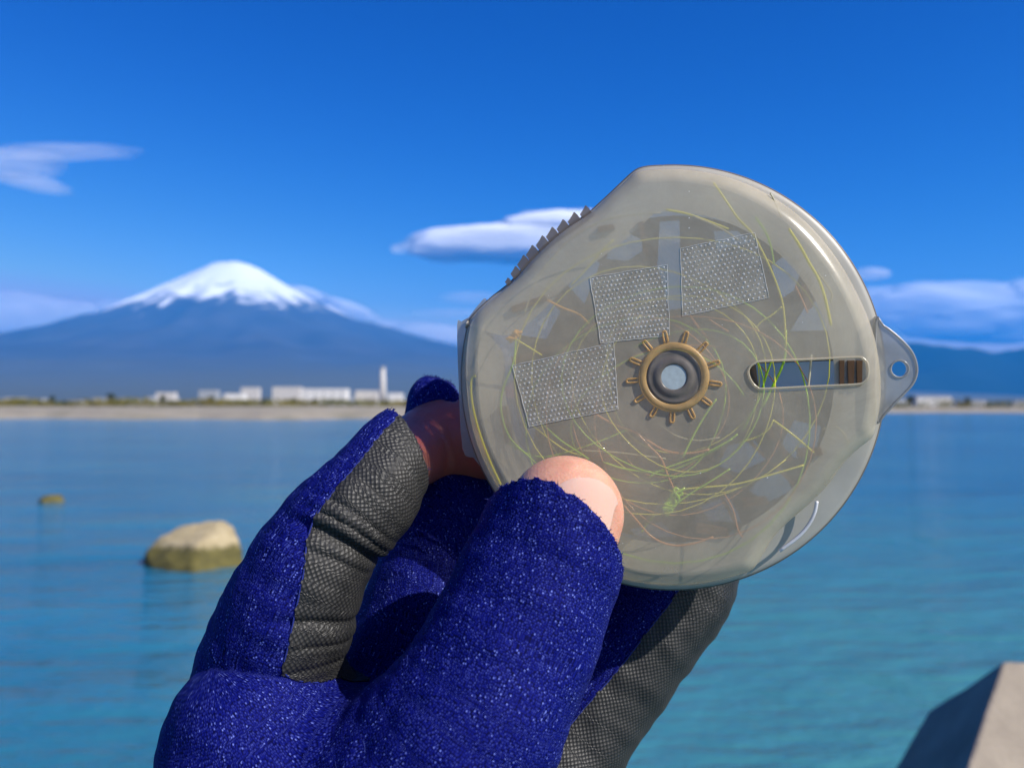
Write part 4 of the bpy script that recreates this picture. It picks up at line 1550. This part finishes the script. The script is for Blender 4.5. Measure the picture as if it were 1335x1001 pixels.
# the three pieces of clear dotted tape stuck on the front
film = frosted('clear_tape', (0.80, 0.79, 0.74), alpha=0.13, rough=0.2, trans=0.3, noise_scale=200, amt=.2, spec=.3, edge=0.1)
dotm = frosted('clear_dots', (0.97, 0.97, 0.93), alpha=0.55, rough=0.16, trans=0.3, noise_scale=700, amt=.25, spec=0.9, edge=0.12)
tapes = [([(887, 324), (984, 303), (1003, 388), (890, 412)], 16, 15, 'upper right'), ([(769, 362), (870, 345), (873, 437), (783, 447)], 17, 15, 'middle'), ([(668, 477), (800, 446), (806, 533), (690, 556)], 21, 14, 'lower left')]
for ti, (cn, nx_, ny_, wh) in enumerate(tapes):
    q = [cuv(a, b_, .3) for a, b_ in cn]
    w0 = .07 + .03 * ti
    edge = []
    for i in range(4):
        a, b_ = q[i], q[(i + 1) % 4]
        for k in range(10):
            edge.append(a + (b_ - a) * k / 10 + rng.normal(size=2) * .05)
    E_ = np.array(edge)
    if area(E_) < 0: E_ = E_[::-1]
    v, f = slab([E_], w0, .025)
    tp_ = link('dotted_tape', mesh('dotted_tape', v, f), film, case)
    tp_['label'] = 'clear dotted tape square, ' + wh + ' of the three on the case'
    parts = []
    for j in range(ny_):
        for i in range(nx_):
            s_, t_ = (i + .5 + (.5 if j % 2 else 0) * .9) / (nx_ + .4), (j + .5) / ny_
            p = (q[0] * (1 - s_) + q[1] * s_) * (1 - t_) + (q[3] * (1 - s_) + q[2] * s_) * t_ + rng.normal(size=2) * .05
            r_ = rng.uniform(.16, .31)
            hh = rng.uniform(.03, .06)
            base_ = [C3(p[0] + r_ * math.cos(k * 1.0472), p[1] + r_ * math.sin(k * 1.0472), w0) for k in range(6)]
            top_ = [C3(p[0] + r_ * .6 * math.cos(k * 1.0472) + .05, p[1] + r_ * .6 * math.sin(k * 1.0472), w0 + hh) for k in range(6)]
            parts.append((base_ + top_ + [C3(p[0] + .05, p[1], w0 + hh * 1.2)], [(k, (k + 1) % 6, 6 + (k + 1) % 6, 6 + k) for k in range(6)] + [(6 + k, 6 + (k + 1) % 6, 12) for k in range(6)]))
    v, f = merge(parts)
    tag(link('dots', mesh('dots', v, f), dotm, tp_, smooth=True), kind='stuff')
    v, f = tube([C3(p[0], p[1], w0) for p in E_], 0.00006, 5, closed=True)
    link('cut_edge', mesh('cut_edge', v, f), dotm, tp_)

# ================================================================== FISHING LINE IN THE CASE
def line_mat(name, col, emis=0):
    m, t, o = new_mat(name)
    b = N(t, 'ShaderNodeBsdfPrincipled', _Roughness=.22)
    b.inputs['Base Color'].default_value = (*col, 1)
    b.inputs['Coat Weight'].default_value = .4
    tr = N(t, 'ShaderNodeBsdfTranslucent', _Color=(*col, 1))
    mx = N(t, 'ShaderNodeMixShader', _Fac=.35)
    t.links.new(b.outputs[0], mx.inputs[1]); t.links.new(tr.outputs[0], mx.inputs[2])
    t.links.new(mx.outputs[0], o.inputs[0])
    return m


LM = {'yellow': line_mat('yellow_line', (0.90, 0.86, 0.10)), 'green': line_mat('green_line', (0.50, 0.78, 0.04)), 'copper': line_mat('copper_line', (0.72, 0.36, 0.16)),
      'pale': line_mat('pale_line', (0.62, 0.58, 0.40)), 'orange': line_mat('orange_line', (0.85, 0.48, 0.08))}
LINES = [
    ('yellow', .22, [(930, 238), (945, 260), (962, 285), (980, 304), (992, 325), (1003, 348), (1012, 370), (1020, 395), (1023, 420), (1025, 452)], 'long yellow line falling from the top of the case past the upper right tape'),
    ('pale', .20, [(1004, 252), (1012, 268), (1019, 284)], 'short pale line under the glossy upper right rim'),
    ('yellow', .34, [(1028, 299), (1042, 320), (1055, 343), (1067, 363), (1076, 388), (1084, 424)], 'thick yellow line lying along the inside of the upper right rim'),
    ('pale', .20, [(1066, 355), (1077, 370), (1085, 383), (1083, 394)], 'short pale line forking off the thick yellow one at the right rim'),
    ('yellow', .26, [(868, 273), (890, 277), (907, 282), (930, 291), (950, 299)], 'yellow line near the top rim, upper of a crossing pair'),
    ('pale', .22, [(903, 281), (930, 293), (948, 303), (962, 314)], 'pale line near the top rim, lower of a crossing pair'),
    ('green', .18, [(985, 283), (998, 303), (1005, 323), (1009, 345)], 'thin green line beside the top right corner of the upper tape'),
    ('yellow', .20, [(1019, 400), (1006, 411), (992, 420), (980, 434)], 'short yellow line under the upper right tape, leaning left'),
    ('copper', .26, [(899, 411), (910, 426), (922, 440)], 'copper line just under the upper right tape, left of two'),
    ('copper', .20, [(924, 416), (938, 425), (950, 432)], 'copper line just under the upper right tape, right of two'),
    ('copper', .20, [(1037, 372), (1045, 388), (1053, 408)], 'thin copper line between the upper right tape and the right rim'),
    ('yellow', .20, [(744, 372), (765, 350), (784, 328), (800, 313)], 'straight yellow line above the middle tape'),
    ('orange', .28, [(713, 391), (735, 402), (755, 410), (768, 422)], 'orange line left of the middle tape'),
    ('pale', .18, [(683, 412), (697, 372), (718, 340), (752, 306), (800, 284), (862, 277)], 'faint pale line curving along inside the toothed edge'),
    ('yellow', .20, [(666, 438), (684, 449), (706, 463)], 'short yellow line running right from the yellow knot'),
    ('green', .22, [(673, 432), (670, 470), (656, 506), (653, 535), (664, 570), (690, 596), (708, 612)], 'green line dropping from the yellow knot round the left edge of the lower tape'),
    ('yellow', .30, [(620, 490), (614, 496), (615, 525), (624, 562), (638, 600), (654, 634)], 'yellow line following the inside of the left rim'),
    ('yellow', .20, [(693, 554), (718, 574), (740, 588), (762, 594)], 'yellow line leaving the lower edge of the lower left tape, left of two'),
    ('green', .20, [(706, 552), (730, 573), (750, 586), (768, 598)], 'green line leaving the lower edge of the lower left tape, right of two'),
    ('green', .18, [(664, 578), (690, 592), (712, 595), (736, 590), (762, 582), (792, 571), (818, 560)], 'thin green line waving across between the tape and the thumb'),
    ('pale', .18, [(758, 587), (800, 589), (840, 594), (868, 598)], 'pale straight line running right just above the thumb'),
    ('green', .26, [(786, 602), (815, 611), (850, 615), (880, 611), (910, 598), (940, 582), (962, 566)], 'green line sweeping in a shallow bowl below the hub'),
    ('copper', .30, [(773, 538), (800, 553), (828, 564), (850, 578), (872, 589), (900, 591), (925, 586)], 'copper line curving from the lower left tape to below the hub'),
    ('copper', .24, [(828, 562), (845, 580), (862, 598), (871, 620), (880, 640)], 'copper line dropping from the hub to the green knot'),
    ('pale', .20, [(858, 552), (882, 568), (910, 574), (938, 570)], 'pale line arched just below the amber hub'),
    ('yellow', .24, [(884, 639), (905, 636), (950, 632), (975, 627), (1010, 617), (1048, 606)], 'yellow line running right from the green knot'),
    ('green', .22, [(866, 668), (900, 643), (930, 625), (952, 611)], 'green line rising to the right across the green knot'),
    ('green', .22, [(846, 622), (862, 612), (885, 604), (912, 594), (935, 583), (955, 572)], 'green line rising from the thumb towards the slot'),
    ('green', .26, [(890, 596), (905, 566), (919, 542), (934, 520)], 'green line leaning up to the right beside the hub'),
    ('green', .24, [(968, 562), (984, 532), (993, 510), (999, 490), (1006, 470)], 'green line crossing the left end of the slot, left of two'),
    ('green', .30, [(1025, 430), (1024, 462), (1018, 482), (1008, 502), (994, 530)], 'green line crossing the left end of the slot, right of two'),
    ('pale', .26, [(1058, 462), (1056, 480), (1053, 506)], 'pale line standing across the middle of the slot'),
    ('yellow', .24, [(1007, 547), (1025, 560), (1045, 576), (1061, 590)], 'straight yellow line below the slot pointing down to the right'),
    ('yellow', .20, [(1008, 547), (1001, 560), (986, 570), (964, 577)], 'curved yellow line below the slot bending to the left'),
    ('copper', .28, [(813, 658), (830, 678), (850, 700), (876, 711), (904, 709), (930, 700)], 'copper line sagging low between the thumb and the bottom rim'),
    ('green', .20, [(836, 694), (846, 680), (856, 668)], 'short green line right of the thumbnail'),
    ('copper', .18, [(944, 643), (956, 665), (962, 690), (968, 700)], 'copper thread standing at the lower right of the green knot'),
    ('pale', .20, [(1072, 560), (1088, 556), (1100, 566), (1106, 580)], 'pale curl of line right of the slot near the right rim'),
]
for i, (cn, wd, pp, lab) in enumerate(LINES):
    w = -1.3 - 1.7 * ((i * 0.618) % 1.0)
    pts_ = [cuv(a, b_, w) for a, b_ in pp]
    cv = catmull(pts_, 6)
    n_ = len(cv)
    p3 = [C3(p[0], p[1], w + .5 * math.sin(3.0 * k / n_ + i)) for k, p in enumerate(cv)]
    v, f = tube(p3, wd * 0.00092, 6)
    o_ = link('fishing_line', mesh('fishing_line', v, f), LM[cn], origin=p3[0], smooth=True)
    tag(o_, lab, 'fishing line', 'lengths of fishing line inside the case')


def knot(px, py, r_px, cn, lab, stretch=(0, 1), seed=0):
    rr = random.Random(seed)
    c0 = cuv(px, py, -1.4)
    path = []
    for k in range(16):
        tt = (k / 15 - .5) * 2
        a_ = k * 2.2
        path.append(C3(c0[0] + r_px * MM * (.45 * math.cos(a_) + stretch[0] * tt), c0[1] + r_px * MM * (.45 * math.sin(a_) * .6 + stretch[1] * tt), -1.5 + .35 * math.sin(a_ * .7)))
    path = [Vector(p) for p in catmull([np.array(p) for p in path], 4)]
    v, f = tube(path, 0.00034, 6)
    tag(link('line_knot', mesh('line_knot', v, f), LM[cn], origin=path[0], smooth=True), lab, 'knot')


knot(877, 652, 18, 'green', 'bright green knot of line below the hub', (-.45, .9), 1)
knot(670, 438, 12, 'orange', 'small yellow orange knot of line near the left rim', (-.5, .5), 2)


def coil(cn, wd, r0, r1, a0, turns, seed, lab, cx=878, cy=505):
    """one long line lying in loose springy turns between the wheel and the front"""
    rr = random.Random(seed)
    n_ = int(turns * 40)
    ph = [rr.uniform(0, 6.28) for _ in range(4)]
    pts_ = []
    for k in range(n_ + 1):
        a_ = a0 + turns * 2 * math.pi * k / n_
        r_ = r0 + (r1 - r0) * (0.5 + .5 * math.sin(a_ * .37 + ph[0])) + 17 * math.sin(a_ * .71 + ph[1]) + 9 * math.sin(a_ * 1.63 + ph[2]) + 4 * math.sin(a_ * 3.1 + ph[0])
        ox, oy = 16 * math.sin(a_ * .19 + ph[3]), 22 * math.sin(a_ * .13 + ph[1])
        w_ = -2.6 + 1.3 * math.sin(a_ * .41 + ph[2])
        uv_ = cuv(cx + ox + r_ * math.cos(a_), cy + oy + r_ * math.sin(a_) * .94, w_)
        pts_.append(C3(uv_[0], uv_[1], w_))
    v, f = tube(pts_, wd * 0.00078, 5)
    tag(link('coiled_line', mesh('coiled_line', v, f), LM[cn], origin=pts_[0], smooth=True), lab, 'fishing line')


coil('yellow', .17, 95, 205,   .6, 4.6, 3, 'long thin yellow line coiled in loose turns round the inside of the case')
coil('copper', .17, 80, 165, 2.2, 3.6, 8, 'long thin copper line coiled in loose turns round the hub', 880, 530)
coil('green', .20, 85, 190, 4.0, 3.3, 12, 'long thin green line coiled in loose turns low in the case', 868, 540)
